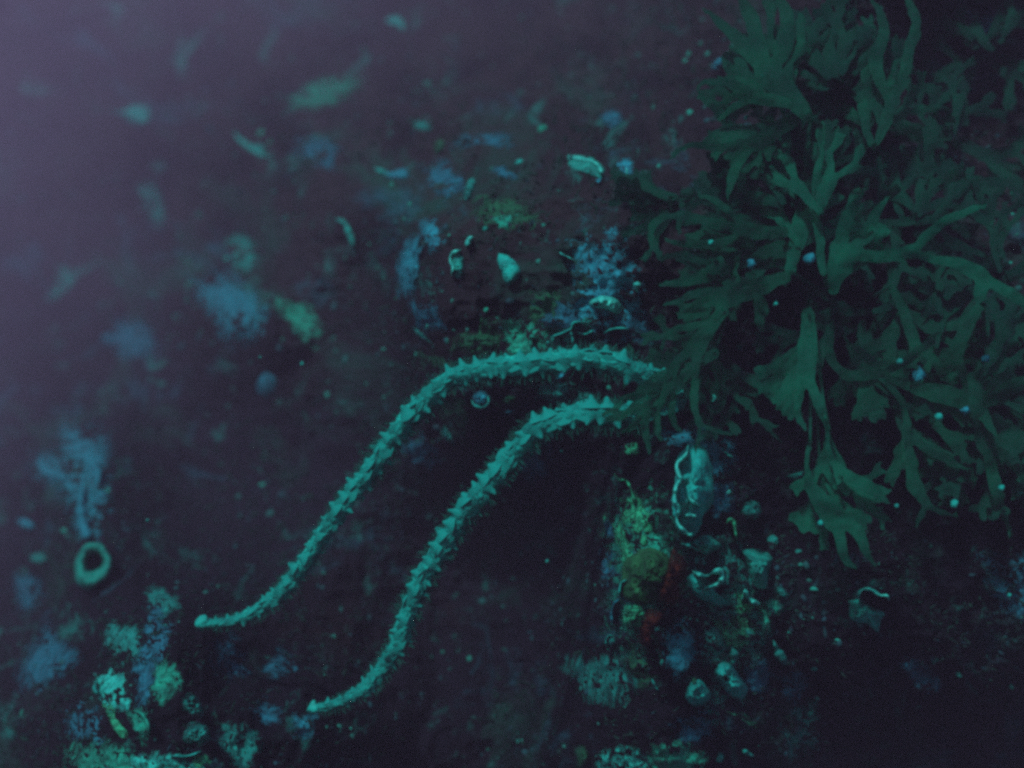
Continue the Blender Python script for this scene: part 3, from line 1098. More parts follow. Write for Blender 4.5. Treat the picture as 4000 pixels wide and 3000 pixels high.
backers('dim seaweed in the lowest rank of the clump above the dark hollow', (3400, 1280), [(3380, 1270, 120, 150, 100, 3), (3400, 1290, 80, 130, 90, 2), (3430, 1280, 30, 160, 100, 3), (3380, 1250, 170, 150, 100, 3), (3420, 1250, -40, 150, 90, 3)], 204)
backers('dim seaweed at the right edge behind the broad straps', (3820, 1560), [(3830, 1570, 60, 170, 110, 3), (3840, 1540, 10, 160, 100, 3), (3800, 1580, 100, 150, 100, 2), (3850, 1500, -50, 160, 100, 3), (3800, 1530, 160, 140, 90, 2)], 205)
backers('dim seaweed in the gap between the starfish arms and the clump', (2800, 1400), [(2780, 1400, 160, 120, 80, 3), (2800, 1430, 110, 120, 80, 2), (2840, 1420, 60, 130, 80, 2)], 206)
backers('faint olive seaweed fringe left of the clump, under the arched shell', (2640, 800), [(2620, 800, 180, 120, 70, 2), (2630, 770, -160, 120, 70, 2), (2620, 830, 150, 110, 60, 2)], 207)
backers('thin seaweed spread along the right edge at mid height', (3900, 1050), [(3880, 1040, -170, 150, 80, 3), (3900, 1020, -110, 150, 80, 3), (3920, 1060, -30, 150, 80, 3), (3900, 1090, 60, 150, 80, 3), (3880, 1080, 130, 150, 80, 3)], 209)
backers('thin seaweed between the V-shaped fork and the right edge', (3700, 560), [(3680, 560, -160, 140, 80, 3), (3700, 540, -80, 140, 80, 3), (3720, 570, 10, 150, 80, 3), (3700, 600, 80, 150, 80, 3), (3670, 590, 140, 140, 80, 3)], 210)
backers('thin low seaweed at the right edge below the broad straps', (3900, 1760), [(3880, 1750, 150, 140, 80, 3), (3900, 1780, 80, 140, 80, 3), (3920, 1760, 20, 140, 80, 3)], 211)
backers('blue-green seaweed tuft in the top right corner', (3860, 180), [(3840, 180, -130, 130, 90, 2), (3880, 160, -60, 120, 80, 2), (3860, 210, 140, 130, 80, 2), (3890, 200, 40, 130, 80, 2)], 208)

#PART3
M['olive2'] = mat('olive_yellow_sponge', (0.022, 0.17, 0.075), (0.010, 0.06, 0.036), 120, 0.8, 0.9, 420, c3=(0.03, 0.26, 0.12))
# ---------------------------------------------------------------- growth and shells on the rock
# --- upper left and top
crust('limpet_shell', M['shell'], [(415, 428), (470, 432), (530, 408), (578, 418), (582, 468), (545, 497), (490, 468)], 0.030, 'blurred teal wedge-shaped shell alone on the upper left rock', 'shell')
o = crust('gaping_shell', M['dteal'], [(925, 520), (975, 560), (1030, 560), (1060, 600), (1040, 612), (985, 590), (935, 550)], 0.008, 'small gaping shell with a bright lower lip, upper left', 'shell')
ridge('lip', M['teal'], [(915, 512), (935, 545), (975, 577), (1015, 603), (1062, 616)], [5, 9, 10, 10, 5], 0.010, parent=o)
blob('anemone', M['green'], 1021, 524, 17, label='larger of two green dots above the gaping shell', cat='anemone', sc=(0.9, 0.8, 1.2))
blob('anemone', M['green'], 1056, 557, 10, label='smaller of two green dots above the gaping shell', cat='anemone')
colony('coralline_crust', M['dviolet'], ('e', 1245, 600, 95, 60, 20), 60, (8, 20), 'mottled blue grey crust right of the gaping shell', 'crust')
colony('turf_tuft', M['green'], [(1110, 390), (1200, 330), (1290, 300), (1390, 310), (1370, 380), (1250, 420), (1150, 420)], 46, (4, 12), 'loose green tuft scattered along the upper rock shoulder', 'algae tuft')
crust('scallop_shell', M['shell'], [(1500, 78), (1540, 62), (1575, 80), (1580, 120), (1555, 108), (1520, 95)], 0.014, 'faint teal crescent shell near the top edge', 'shell')
crust('sponge', M['dteal'], ('e', 1650, 490, 42, 24, 10), 0.008, 'low dull teal sponge in the upper middle', 'sponge')
crust('sponge', M['olive'], ('e', 1715, 568, 26, 40, 20), 0.012, 'small upright yellow green sponge in the upper middle', 'sponge', rough=0.6)
colony('coralline_crust', M['dviolet'], [(1760, 560), (1820, 520), (1900, 520), (1975, 535), (1970, 580), (1880, 560), (1800, 585)], 42, (7, 17), 'string of lilac crust lumps in the upper middle', 'crust')
blob('sea_squirt', M['green'], 2120, 509, 20, label='single bright green dot above the arched shell', cat='sea squirt')
crust('barnacle', M['dviolet'], ('e', 2390, 460, 55, 45, 0), 0.012, 'faint grey blue round barnacle left of the top gap', 'barnacle')
o = crust('coralline_crust', M['violet'], [(1460, 655), (1520, 672), (1590, 650), (1615, 690), (1560, 700), (1500, 690)], 0.010, 'narrow blue crust ledge with a bright left point', 'crust', rough=0.6)
ridge('rim', M['teal'], [(1462, 655), (1495, 672), (1535, 690)], 7, 0.010, parent=o)
o = crust('arched_shell', M['grey'], [(2212, 600), (2260, 605), (2325, 618), (2366, 662), (2355, 700), (2290, 680), (2222, 650)], 0.010, 'arched shell with a bright curved rim, upper centre', 'shell')
ridge('rim', M['white'], [(2222, 612), (2262, 622), (2300, 628), (2335, 645), (2356, 686)], [9, 12, 7, 8, 6], 0.013, parent=o)
crust('fan_shell', M['violet'], [(2318, 705), (2352, 692), (2352, 712), (2335, 722)], 0.008, 'tiny lilac fan shell tucked under the arched shell', 'shell')
colony('coralline_crust', M['violet'], ('e', 2442, 655, 38, 36, 0), 22, (6, 13), 'little blue crust cluster right of the arched shell', 'crust')
ridge('pale_splinter', M['white'], [(2447, 655), (2450, 690)], 4, 0.010, 'thin upright bright splinter on the blue crust cluster', 'shell piece')
ridge('sponge', M['dteal'], [(1850, 695), (1832, 745), (1818, 780)], [12, 17, 22], 0.010, 'slim upright teal sponge below the lilac lumps', 'sponge')
crust('shell_piece', M['teal'], ('e', 2028, 632, 20, 10, -25), 0.010, 'small bright shell piece between the lilac lumps and arched shell', 'shell piece')
colony('coralline_crust', M['dviolet'], ('e', 1985, 675, 50, 22, 10), 24, (5, 12), 'dull blue crust just under the small bright shell piece', 'crust')
ridge('tube_worm', M['teal'], [(1312, 856), (1345, 870), (1362, 905), (1378, 945), (1388, 1000)], [8, 10, 16, 9, 4], 0.012, 'teal worm tube hanging left of the rock bulge', 'worm tube')
# --- the bulge
crust('coralline_crust', M['violet'], [(1640, 890), (1660, 960), (1640, 1060), (1625, 1150), (1595, 1178), (1545, 1160), (1538, 1060), (1560, 970), (1605, 900)], 0.016, 'tall blue grey crust down the left edge of the bulge', 'crust', rough=0.7)
crust('sponge', M['dteal'], [(1605, 1268), (1640, 1290), (1690, 1340), (1700, 1352), (1655, 1335), (1612, 1300)], 0.014, 'slanted teal streak of painted light on the lower left lip of the bulge', 'sponge')  # the bulge edge catching light, painted as a pale teal patch
o = crust('scalloped_shell', M['grey'], [(1795, 985), (1812, 1020), (1808, 1085), (1775, 1082), (1762, 1030), (1770, 990)], 0.010, 'scalloped shell with a bright left rim on the bulge', 'shell')
ridge('rim', M['white'], [(1800, 975), (1765, 992), (1759, 1020), (1770, 1045), (1764, 1075)], [5, 7, 6, 7, 4], 0.014, parent=o)
ridge('shell_piece', M['white'], [(1846, 922), (1832, 940), (1822, 965)], [5, 12, 6], 0.012, 'bright spindle shaped shell piece above the scalloped shell', 'shell piece')
crust('cup_shell', M['teal'], [(1945, 985), (1990, 998), (2030, 1040), (2032, 1080), (1990, 1122), (1965, 1085), (1945, 1030)], 0.011, 'smooth teal half-moon shell on the bulge', 'shell', rough=0.15, dome=4)
blob('anemone', M['dteal'], 1897, 895, 13, label='dull teal dot to the right of the spindle piece', cat='anemone')
colony('coralline_crust', M['violet'], [(2240, 965), (2300, 975), (2380, 960), (2420, 1000), (2425, 1080), (2440, 1230), (2330, 1250), (2240, 1230), (2260, 1120), (2235, 1030)], 150, (10, 26), 'large bright blue knobbly crust beside the seaweed', 'crust', out=0.8)
colony('coralline_crust', M['dviolet'], [(2140, 1150), (2200, 1230), (2320, 1260), (2450, 1230), (2530, 1240), (2520, 1330), (2350, 1340), (2220, 1300), (2130, 1240)], 110, (9, 22), 'dim violet crust spread under the pale oval sea squirt', 'crust')
ridge('branching_bryozoan', M['white'], [(2184, 985), (2200, 996), (2222, 1006), (2240, 1016)], [6, 4, 4, 3], 0.014, 'tiny bright twig at the left of the blue crust', 'bryozoan')
o = crust('sea_squirt', M['white'], [(2312, 1168), (2360, 1154), (2410, 1165), (2432, 1195), (2418, 1232), (2375, 1215), (2325, 1205), (2300, 1190)], 0.013, 'bright pale oval sea squirt with a dark mouth on the blue crust', 'sea squirt', rough=0.25)
crust('siphon_mouth_shade', M['dark'], ('e', 2326, 1188, 15, 9, 15), 0.016, parent=o)  # dark patch painted for the shade in its mouth
ridge('shell_piece', M['white'], [(2492, 1100), (2488, 1122), (2490, 1142)], [9, 13, 9], 0.014, 'bright upright chip at the edge of the seaweed', 'shell piece')
o = colony('lacy_bryozoan', M['dteal'], [(2140, 1310), (2200, 1280), (2270, 1255), (2330, 1280), (2300, 1340), (2230, 1360), (2150, 1345)], 40, (5, 13), 'teal lace-like growth just above the upper starfish arm', 'bryozoan')
for k, pth in enumerate([[(2150, 1318), (2195, 1302), (2230, 1285), (2240, 1262), (2272, 1257)], [(2228, 1290), (2236, 1320), (2240, 1350)], [(2140, 1330), (2146, 1360), (2150, 1385)], [(2250, 1300), (2290, 1305), (2318, 1290)]]):
    ridge('branch', M['teal'], pth, 5, 0.010, parent=o)
ridge('tube_worm', M['teal'], [(2360, 1302), (2385, 1288), (2420, 1282), (2455, 1286)], 4, 0.010, 'thin curved worm tube between the lace growth and seaweed', 'worm tube')
crust('turf_mat', M['olive'], [(1880, 1215), (1950, 1240), (1985, 1330), (1930, 1420), (1800, 1400), (1720, 1380), (1780, 1300), (1870, 1290)], 0.010, 'olive turf mat on the underside of the bulge', 'algae mat', rough=0.8, kind=None)
blob('anemone', M['green'], 1900, 1212, 13, label='green dot at the top of the olive turf mat', cat='anemone')
ridge('tube_worm', M['green'], [(2080, 1305), (2074, 1335), (2078, 1360)], 9, 0.010, 'short green tube standing left of the lace growth', 'worm tube')
o = crust('mussel_shell', M['violet'], ('e', 1880, 1560, 42, 36, 15), 0.014, 'blue shell between the two starfish arms', 'shell')
ridge('rim', M['teal'], [(1842, 1560), (1852, 1582), (1885, 1592), (1908, 1575), (1906, 1545)], 6, 0.016, parent=o)
crust('sponge', M['dteal'], [(1718, 1665), (1740, 1660), (1775, 1710), (1790, 1750), (1740, 1730), (1715, 1700)], 0.014, 'green teal lump between the arms, left of the blue shell', 'sponge')
crust('sponge', M['olive'], ('e', 1990, 1570, 40, 30, 0), 0.010, 'olive lump between the arms, right of the blue shell', 'sponge')
crust('shell_piece', M['violet'], ('e', 2190, 1470, 26, 14, -30), 0.010, 'blue grey shell chip just under the upper starfish arm', 'shell piece')
crust('coralline_crust', M['dviolet'], ('e', 1990, 1610, 30, 15, 0), 0.008, 'dim lilac smear below the olive lump', 'crust')
colony('coralline_crust', M['dviolet'], ('e', 2090, 1800, 60, 70, 30), 20, (10, 22), 'faint violet lump just right of the lower starfish arm', 'crust')
colony('coralline_crust', M['dviolet'], ('e', 1640, 1760, 70, 60, 0), 20, (10, 24), 'faint violet lump in the gap between the arms', 'crust')
# --- left side
colony('coralline_crust', M['violet'], [(765, 1100), (850, 1090), (930, 1100), (1005, 1180), (1010, 1260), (960, 1330), (880, 1330), (840, 1260), (790, 1190)], 120, (8, 22), 'big violet crust patch on the left rock in mid height', 'crust', out=0.7)
colony('turf_tuft', M['green'], [(1060, 1170), (1150, 1180), (1230, 1230), (1250, 1310), (1200, 1340), (1130, 1270)], 60, (4, 12), 'green tuft with fine threads right of the violet patch', 'algae tuft')
ridge('tube_worm', M['teal'], [(1146, 1293), (1158, 1305), (1168, 1308)], 5, 0.010, 'very small bright hook in the green tuft', 'worm tube')
colony('hydroid_specks', M['dteal'], [(230, 1040), (300, 1050), (370, 1025), (400, 1040), (310, 1080), (250, 1150), (180, 1180), (210, 1110)], 30, (4, 9), 'arc of dim specks far out on the left', 'hydroid')
blob('anemone', M['teal'], 470, 1105, 8, label='lone pale dot right of the arc of specks', cat='anemone')
blob('anemone', M['teal'], 888, 1012, 12, label='lone green dot above the violet patch', cat='anemone')
blob('barnacle', M['dviolet'], 425, 1330, 30, label='faint round barnacle below the arc of specks', cat='barnacle')
blob('barnacle', M['dviolet'], 1060, 1500, 60, label='very faint large blue lump in the dark left hollow', cat='barnacle', sc=(1, .6, 1))
o = colony('coralline_crust', M['violet'], [(260, 1650), (340, 1660), (410, 1730), (420, 1850), (400, 2000), (330, 2100), (290, 2030), (250, 1920), (160, 1860), (140, 1790), (230, 1760)], 130, (12, 34), 'large pale violet crust above the ring-shaped sponge', 'crust', out=0.7)
ridge('ridge', M['violet'], [(150, 1790), (180, 1840), (230, 1860), (258, 1870)], 16, 0.02, parent=o)
ridge('ridge', M['violet'], [(265, 1775), (300, 1790), (345, 1795), (385, 1850), (375, 1900)], 15, 0.02, parent=o)
ridge('ridge', M['violet'], [(325, 1900), (315, 1980), (330, 2060), (350, 2110)], 18, 0.02, parent=o)
crust('sponge', M['violet'], ('e', 100, 2045, 45, 22, 25), 0.016, 'small pale smear at the far left edge', 'sponge')
crust('sponge', M['dteal'], ('e', 150, 2180, 40, 26, 0), 0.016, 'dim teal smear left of the ring-shaped sponge', 'sponge')
# ring sponge: a short tube opening toward the viewer
def ring_sponge():
    d = float(wds(np.array([365.0]), np.array([2210.0]))[0])
    c0 = P(365, 2205, d)
    n = 48
    prof = [(-0.05, 0.03), (-0.06, -0.01), (0.04, -0.034), (0.25, -0.046), (0.55, -0.046), (0.82, -0.038), (1.0, -0.022), (1.12, -0.004), (1.7, 0.0)]
    v = []
    for b, y in prof:
        for a in range(n):
            t = 2 * math.pi * a / n
            wob = 1 + 0.06 * math.sin(2 * t + 0.5) + 0.04 * math.sin(3 * t + 2) + 0.025 * math.sin(7 * t)
            x_ = (72 * (1 - b) + 29 * b) * wob * math.cos(t) + 3 * b
            z_ = (94 * (1 - b) + 32 * b) * wob * math.sin(t) + 14 * b
            y_ = y + 0.012 * math.sin(t) * (b > 0.2)
            v.append(P(365 + x_, 2212 - z_, d) * (1 + (y_ - 0.03) / d))
    f = gridfaces(n, len(prof), wrap_u=True)
    o = obj('ring_sponge', v, f, M['teal_ring'], origin=c0)
    tag(o, 'round ring-shaped teal sponge with a dark opening, left side', 'sponge')
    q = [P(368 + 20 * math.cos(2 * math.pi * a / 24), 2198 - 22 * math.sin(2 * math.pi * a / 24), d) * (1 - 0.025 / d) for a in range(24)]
    obj('opening_shade', q, [list(range(24))], M['dark'], o)  # near-black disc, painted shade down inside the tube
M['teal_ring'] = mat('ring_sponge', (0.008, 0.30, 0.25), (0.006, 0.14, 0.13), 70, 0.8, 0.9, 300)
ring_sponge()
# --- lower left
o = colony('lumpy_sponge', M['bright'], [(375, 2640), (440, 2628), (490, 2680), (490, 2750), (430, 2770), (380, 2710)], 34, (10, 18), 'brightest knobbly sponge in the lower left', 'sponge', out=1.4)
ridge('lip', M['dteal'], [(378, 2660), (370, 2690), (385, 2715)], 7, 0.012, parent=o)
o = colony('bead_chain', M['ygreen'], [(405, 2755), (445, 2765), (470, 2830), (500, 2860), (470, 2865), (425, 2810)], 26, (6, 15), 'chain of yellow green beads trailing below the brightest sponge', 'bryozoan', out=1.3)
o = colony('turf_tuft', M['green'], [(500, 2790), (545, 2765), (585, 2830), (580, 2900), (545, 2890), (520, 2840)], 40, (5, 12), 'curled green tuft beside the bead chain', 'algae tuft')
ridge('stem', M['green'], [(520, 2775), (555, 2790), (578, 2830), (582, 2880)], 7, 0.012, parent=o)
colony('turf_mat', M['green'], [(290, 2930), (400, 2900), (520, 2940), (560, 3060), (300, 3060)], 100, (6, 17), 'bright green knobbly mat along the bottom left edge', 'algae mat')
colony('turf_mat', M['bright'], [(540, 2970), (620, 2955), (700, 2960), (760, 2990), (820, 3050), (540, 3060)], 70, (6, 17), 'teal bubbly mat at the bottom, right of the green mat', 'algae mat')
o = colony('turf_tuft', M['ygreen'], ('e', 780, 2975, 32, 24, 0), 18, (6, 13), 'yellow green pinch of turf on the teal bubbly mat', 'algae tuft')
ridge('tube_worm', M['teal'], [(665, 2952), (715, 2955), (755, 2948), (785, 2935)], 6, 0.012, 'wavy worm tube along the bottom left', 'worm tube')
crust('sponge', M['dteal'], [(700, 2720), (760, 2700), (810, 2760), (790, 2810), (730, 2800), (705, 2760)], 0.016, 'dim teal folded sponge between the curled tuft and starfish tip', 'sponge', rough=0.7)
crust('sponge', M['dteal'], ('e', 770, 2870, 70, 55, 0), 0.016, 'dim round sponge near the bottom under the folded sponge', 'sponge', rough=0.6)
colony('coralline_crust', M['violet'], [(1140, 2780), (1180, 2800), (1235, 2770), (1230, 2830), (1190, 2880), (1150, 2850)], 40, (9, 22), 'blue crust just beneath the lower starfish arm tip', 'crust')
colony('coralline_crust', M['dviolet'], [(1090, 2530), (1140, 2560), (1150, 2620), (1090, 2650), (1020, 2620), (1060, 2580)], 40, (7, 16), 'faint violet crust above the lower starfish arm tip', 'crust')
colony('coralline_crust', M['dviolet'], [(580, 2370), (650, 2420), (660, 2540), (610, 2620), (560, 2780), (520, 2600), (560, 2480)], 70, (8, 20), 'faint violet streak left of the upper starfish arm tip', 'crust')
colony('coralline_crust', M['dviolet'], [(180, 2440), (250, 2520), (300, 2560), (230, 2640), (120, 2680), (90, 2600)], 60, (9, 24), 'faint violet patch at the lower left edge', 'crust')
colony('coralline_crust', M['dviolet'], ('e', 1040, 2790, 60, 50, 20), 26, (8, 20), 'faint violet patch left of the lower starfish arm tip', 'crust')
# --- lower right outcrop
colony('knobbly_bryozoan', M['ygreen'], [(2430, 1960), (2480, 1950), (2510, 1990), (2530, 2040), (2500, 2080), (2470, 2060), (2440, 2030)], 90, (5, 13), 'bright yellow green knobbly bryozoan at the top of the outcrop', 'bryozoan', out=3.0)
colony('knobbly_bryozoan', M['ygreen'], [(2375, 2040), (2420, 2050), (2445, 2110), (2480, 2140), (2470, 2210), (2440, 2215), (2420, 2140), (2380, 2095)], 90, (5, 13), 'pale green knobbly bryozoan column under the top one', 'bryozoan', out=3.0)
ridge('branching_bryozoan', M['ygreen'], [(2398, 1848), (2415, 1872), (2445, 1878), (2462, 1905), (2472, 1935), (2478, 1960)], [5, 6, 9, 7, 7, 10], 0.010, 'thin crooked yellow green stalk rising from the bryozoan', 'bryozoan', rough=0.8)
crust('bryozoan_skirt', M['dviolet'], [(2345, 2015), (2385, 2020), (2400, 2080), (2410, 2120), (2370, 2100), (2355, 2050)], 0.008, 'grey blue skirt at the left of the bryozoan', 'bryozoan', rough=0.8)
blob('bead', M['ygreen'], 2515, 2110, 16, label='separate green bead right of the bryozoan column', cat='bryozoan', sc=(0.8, 0.8, 1.5))
colony('turf_tuft', M['ygreen'], ('e', 2470, 1755, 28, 20, 0), 14, (4, 11), 'little yellow green rosette under the lower starfish arm', 'algae tuft')
o = crust('oyster_shell', M['shell'], [(2684, 1728), (2750, 1750), (2785, 1850), (2785, 1960), (2750, 2010), (2735, 2070), (2692, 2100), (2636, 2052), (2624, 1960), (2636, 1870), (2634, 1818), (2660, 1776)], 0.015, 'tall translucent oyster shell with a bright scalloped left rim', 'shell', rough=0.3)
ridge('rim', M['white'], [(2688, 1738), (2680, 1775), (2645, 1815), (2652, 1855), (2660, 1870), (2640, 1905), (2636, 1960), (2650, 1985), (2646, 2040), (2690, 2088), (2712, 2078)], [6, 7, 9, 9, 7, 7, 9, 9, 8, 9, 6], 0.024, parent=o)
ridge('fold', M['white'], [(2685, 1925), (2698, 1952), (2720, 1968), (2738, 1978)], [6, 8, 6, 5], 0.034, parent=o)
ridge('fold', M['white'], [(2672, 2014), (2700, 2014), (2726, 2018)], 5, 0.032, parent=o)
blob('pearl_worm', M['white'], 2843, 1922, 11, label='bright dot right of the oyster shell', cat='anemone')
o = crust('frilled_shell', M['grey'], [(2690, 2120), (2760, 2085), (2800, 2110), (2825, 2135), (2780, 2160), (2750, 2175), (2710, 2140)], 0.012, 'frilled grey shell directly under the oyster shell', 'shell', rough=0.8)
ridge('rim', M['teal'], [(2660, 2124), (2695, 2132), (2730, 2152), (2760, 2165)], 5, 0.014, parent=o, rough=0.7)
o = crust('saddle_shell', M['shell'], [(2680, 2250), (2720, 2230), (2770, 2245), (2810, 2225), (2820, 2260), (2790, 2300), (2830, 2340), (2860, 2370), (2790, 2370), (2720, 2330), (2690, 2290)], 0.016, 'saddle-shaped shell with bright curled rims in the outcrop', 'shell', rough=0.35)
ridge('rim', M['white'], [(2705, 2232), (2730, 2245), (2760, 2250), (2790, 2235), (2815, 2232), (2818, 2262), (2795, 2285), (2760, 2295), (2742, 2305)], [8, 8, 7, 9, 13, 11, 9, 9, 6], 0.028, parent=o)
o = colony('twisted_bryozoan', M['ygreen'], [(2870, 2335), (2900, 2310), (2930, 2345), (2970, 2370), (2950, 2390), (2900, 2395), (2870, 2380)], 44, (5, 12), 'twisted bright green white cluster right of the saddle shell', 'bryozoan', out=3.0)
ridge('blade', M['white'], [(2910, 2300), (2918, 2330), (2940, 2350), (2968, 2360)], 10, 0.024, parent=o)
ridge('blade', M['white'], [(2912, 2300), (2905, 2330), (2895, 2345)], 5, 0.022, parent=o)
colony('knobbly_bryozoan', M['ygreen'], [(2790, 2420), (2840, 2430), (2880, 2470), (2890, 2520), (2860, 2510), (2810, 2470)], 70, (6, 15), 'yellow green lumpy tongue below the saddle shell', 'bryozoan', out=2.4)
colony('turf_tuft', M['olive'], [(2840, 2390), (2920, 2400), (2960, 2450), (2900, 2450), (2850, 2430)], 40, (6, 14), 'olive tuft right of the yellow green tongue', 'algae tuft')
o = crust('lobed_sea_squirt', M['shell'], [(2800, 2590), (2850, 2585), (2890, 2640), (2925, 2690), (2900, 2740), (2850, 2720), (2810, 2670), (2785, 2630)], 0.020, 'two-lobed teal sea squirt under the outcrop', 'sea squirt', rough=0.4)
crust('siphon_mouth_shade', M['dark'], ('e', 2836, 2645, 9, 22, -30), 0.024, parent=o)  # mouth shade painted as a dark patch on the body
ridge('stalk', M['dteal'], [(2862, 2600), (2868, 2560), (2858, 2525)], 14, 0.012, parent=o)
o = crust('pear_sea_squirt', M['teal'], [(2700, 2665), (2735, 2655), (2775, 2690), (2785, 2720), (2750, 2755), (2700, 2755), (2672, 2720)], 0.026, 'pear-shaped teal sea squirt at the bottom of the outcrop', 'sea squirt', rough=0.2, dome=4)
crust('siphon', M['olive'], ('e', 2712, 2662, 14, 22, 10), 0.020, parent=o)
crust('tunicate', M['grey'], [(2895, 2150), (2950, 2140), (3020, 2170), (3000, 2250), (2990, 2300), (2940, 2290), (2920, 2220)], 0.022, 'big dull grey green lump right of the oyster shell', 'sea squirt', rough=0.3)
crust('tunicate', M['dteal'], ('e', 2940, 2000, 52, 45, 0), 0.020, 'faint grey round lump above the big grey green one', 'sea squirt', rough=0.2)
ridge('hooked_worm', M['ygreen'], [(2838, 2045), (2852, 2030), (2866, 2040), (2872, 2075), (2880, 2110)], [8, 10, 9, 5, 3], 0.014, 'small hooked yellow green tube between shell and grey lumps', 'worm tube')
crust('sponge', M['dteal'], [(3020, 2280), (3060, 2290), (3090, 2330), (3070, 2350), (3030, 2320)], 0.012, 'dim teal streak right of the twisted cluster', 'sponge')
o = crust('olive_sponge', M['olive2'], [(2440, 2170), (2540, 2140), (2620, 2180), (2620, 2290), (2540, 2360), (2440, 2340), (2420, 2250)], 0.018, 'olive brown sponge in the middle of the outcrop', 'sponge', rough=0.5)
crust('yellow_sponge', M['ygreen'], [(2430, 2360), (2500, 2350), (2530, 2400), (2500, 2450), (2440, 2470), (2420, 2420)], 0.018, 'yellow green sponge under the olive one', 'sponge', rough=0.6)
crust('red_sponge', M['red'], [(2630, 2130), (2678, 2180), (2692, 2260), (2670, 2340), (2620, 2400), (2560, 2370), (2590, 2250)], 0.024, 'dark red sponge streak left of the saddle shell', 'sponge', rough=0.5)
crust('red_sponge', M['red'], [(2540, 2370), (2600, 2380), (2590, 2430), (2550, 2470), (2540, 2560), (2500, 2540), (2480, 2470), (2515, 2400)], 0.024, 'lower dark red sponge streak beside the yellow green sponge', 'sponge', rough=0.5)
ridge('tube_worm', M['teal'], [(2450, 2265), (2428, 2278), (2420, 2310), (2424, 2330)], 5, 0.012, 'bright arc at the left edge of the olive sponge', 'worm tube')
ridge('tube_worm', M['violet'], [(2420, 2340), (2400, 2360), (2390, 2400), (2394, 2440)], 6, 0.012, 'longer dim blue arc below the bright arc', 'worm tube')
o = crust('barnacle', M['dteal'], ('e', 2385, 2505, 24, 28, 0), 0.010, 'small barnacle at the lower left corner of the outcrop', 'barnacle')
ridge('rim', M['teal'], [(2370, 2525), (2368, 2500), (2382, 2482), (2396, 2488)], 4, 0.014, parent=o)
blob('anemone', M['white'], 2564, 2455, 11, label='tiny pale dot on the lower red sponge', cat='anemone')
colony('coralline_crust', M['violet'], [(2600, 2430), (2680, 2420), (2720, 2480), (2710, 2560), (2650, 2620), (2600, 2560)], 60, (12, 30), 'blue violet crust left of the yellow green tongue', 'crust')
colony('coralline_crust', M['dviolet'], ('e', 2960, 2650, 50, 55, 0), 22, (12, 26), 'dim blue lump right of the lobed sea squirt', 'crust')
ridge('tube_worm', M['teal'], [(2545, 2650), (2560, 2680), (2572, 2700)], 5, 0.010, 'short pale thread hanging below the blue violet crust', 'worm tube')
colony('bead_chain', M['ygreen'], [(2845, 2785), (2900, 2785), (2945, 2820), (2935, 2835), (2890, 2805)], 20, (4, 10), 'little yellow green streak under the lobed sea squirt', 'bryozoan')
colony('turf_mat', M['bright'], [(2350, 2950), (2420, 2925), (2490, 2950), (2520, 3040), (2360, 3040)], 70, (7, 18), 'teal turf mound cut by the bottom edge', 'algae mat')
crust('sponge', M['olive'], [(2230, 2900), (2290, 2910), (2300, 3020), (2250, 3020)], 0.012, 'olive green sponge left of the teal mound', 'sponge')
colony('turf_tuft', M['dteal'], ('e', 3150, 2790, 55, 45, 0), 40, (5, 15), 'teal tuft in the lower right', 'algae tuft')
blob('anemone', M['teal'], 3165, 2785, 16, label='teal dot on the lower right tuft', cat='anemone')
blob('anemone', M['dteal'], 2810, 2960, 20, label='dim green dot near the bottom edge, right of the mound', cat='anemone')
ridge('shell_piece', M['teal'], [(2900, 2930), (2925, 2945), (2945, 2955)], 9, 0.010, 'small teal chip near the bottom edge', 'shell piece')
ridge('sponge', M['dteal'], [(3020, 2500), (3040, 2550), (3075, 2600)], [12, 18, 10], 0.010, 'dim elongated sponge in the dark lower right', 'sponge')
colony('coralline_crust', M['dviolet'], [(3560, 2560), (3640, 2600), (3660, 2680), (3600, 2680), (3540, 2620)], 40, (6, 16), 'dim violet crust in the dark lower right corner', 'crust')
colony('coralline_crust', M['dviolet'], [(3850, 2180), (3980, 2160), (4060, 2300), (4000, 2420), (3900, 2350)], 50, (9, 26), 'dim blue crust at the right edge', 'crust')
for k, (u, v, r_, lb) in enumerate([(3180, 2610, 15, 'grey blue chip right of the lobed sea squirt'), (3190, 2725, 12, 'upper of two faint chips in the lower right'), (3085, 2470, 10, 'pale blue dot in the dark lower right'), (3020, 2110, 24, 'faint teal oval right of the grey lumps'), (3120, 2155, 14, 'tiny yellowish chip right of the grey lumps')]):
    blob('shell_piece', M['dteal'] if k != 2 else M['teal'], u, v, r_, label=lb, cat='shell piece', sc=(1, 0.6, 0.8))
# arched pale shell on the dark right side
o = crust('hinged_shell', M['teal'], [(3312, 2345), (3360, 2338), (3410, 2368), (3458, 2392), (3446, 2436), (3425, 2472), (3390, 2440), (3322, 2418)], 0.014, 'open pale shell with a thin bright upper lip, dark right side', 'shell', rough=0.3)
ridge('upper_lip', M['white'], [(3352, 2335), (3360, 2312), (3385, 2300), (3412, 2308), (3435, 2325), (3465, 2328), (3472, 2345)], [7, 7, 8, 8, 8, 8, 6], 0.016, parent=o, lift=0.012)
crust('hollow', M['dark'], [(3360, 2330), (3400, 2318), (3440, 2345), (3465, 2365), (3450, 2385), (3400, 2355)], 0.016, parent=o)  # raised dark patch: shade of the void under the lip, painted
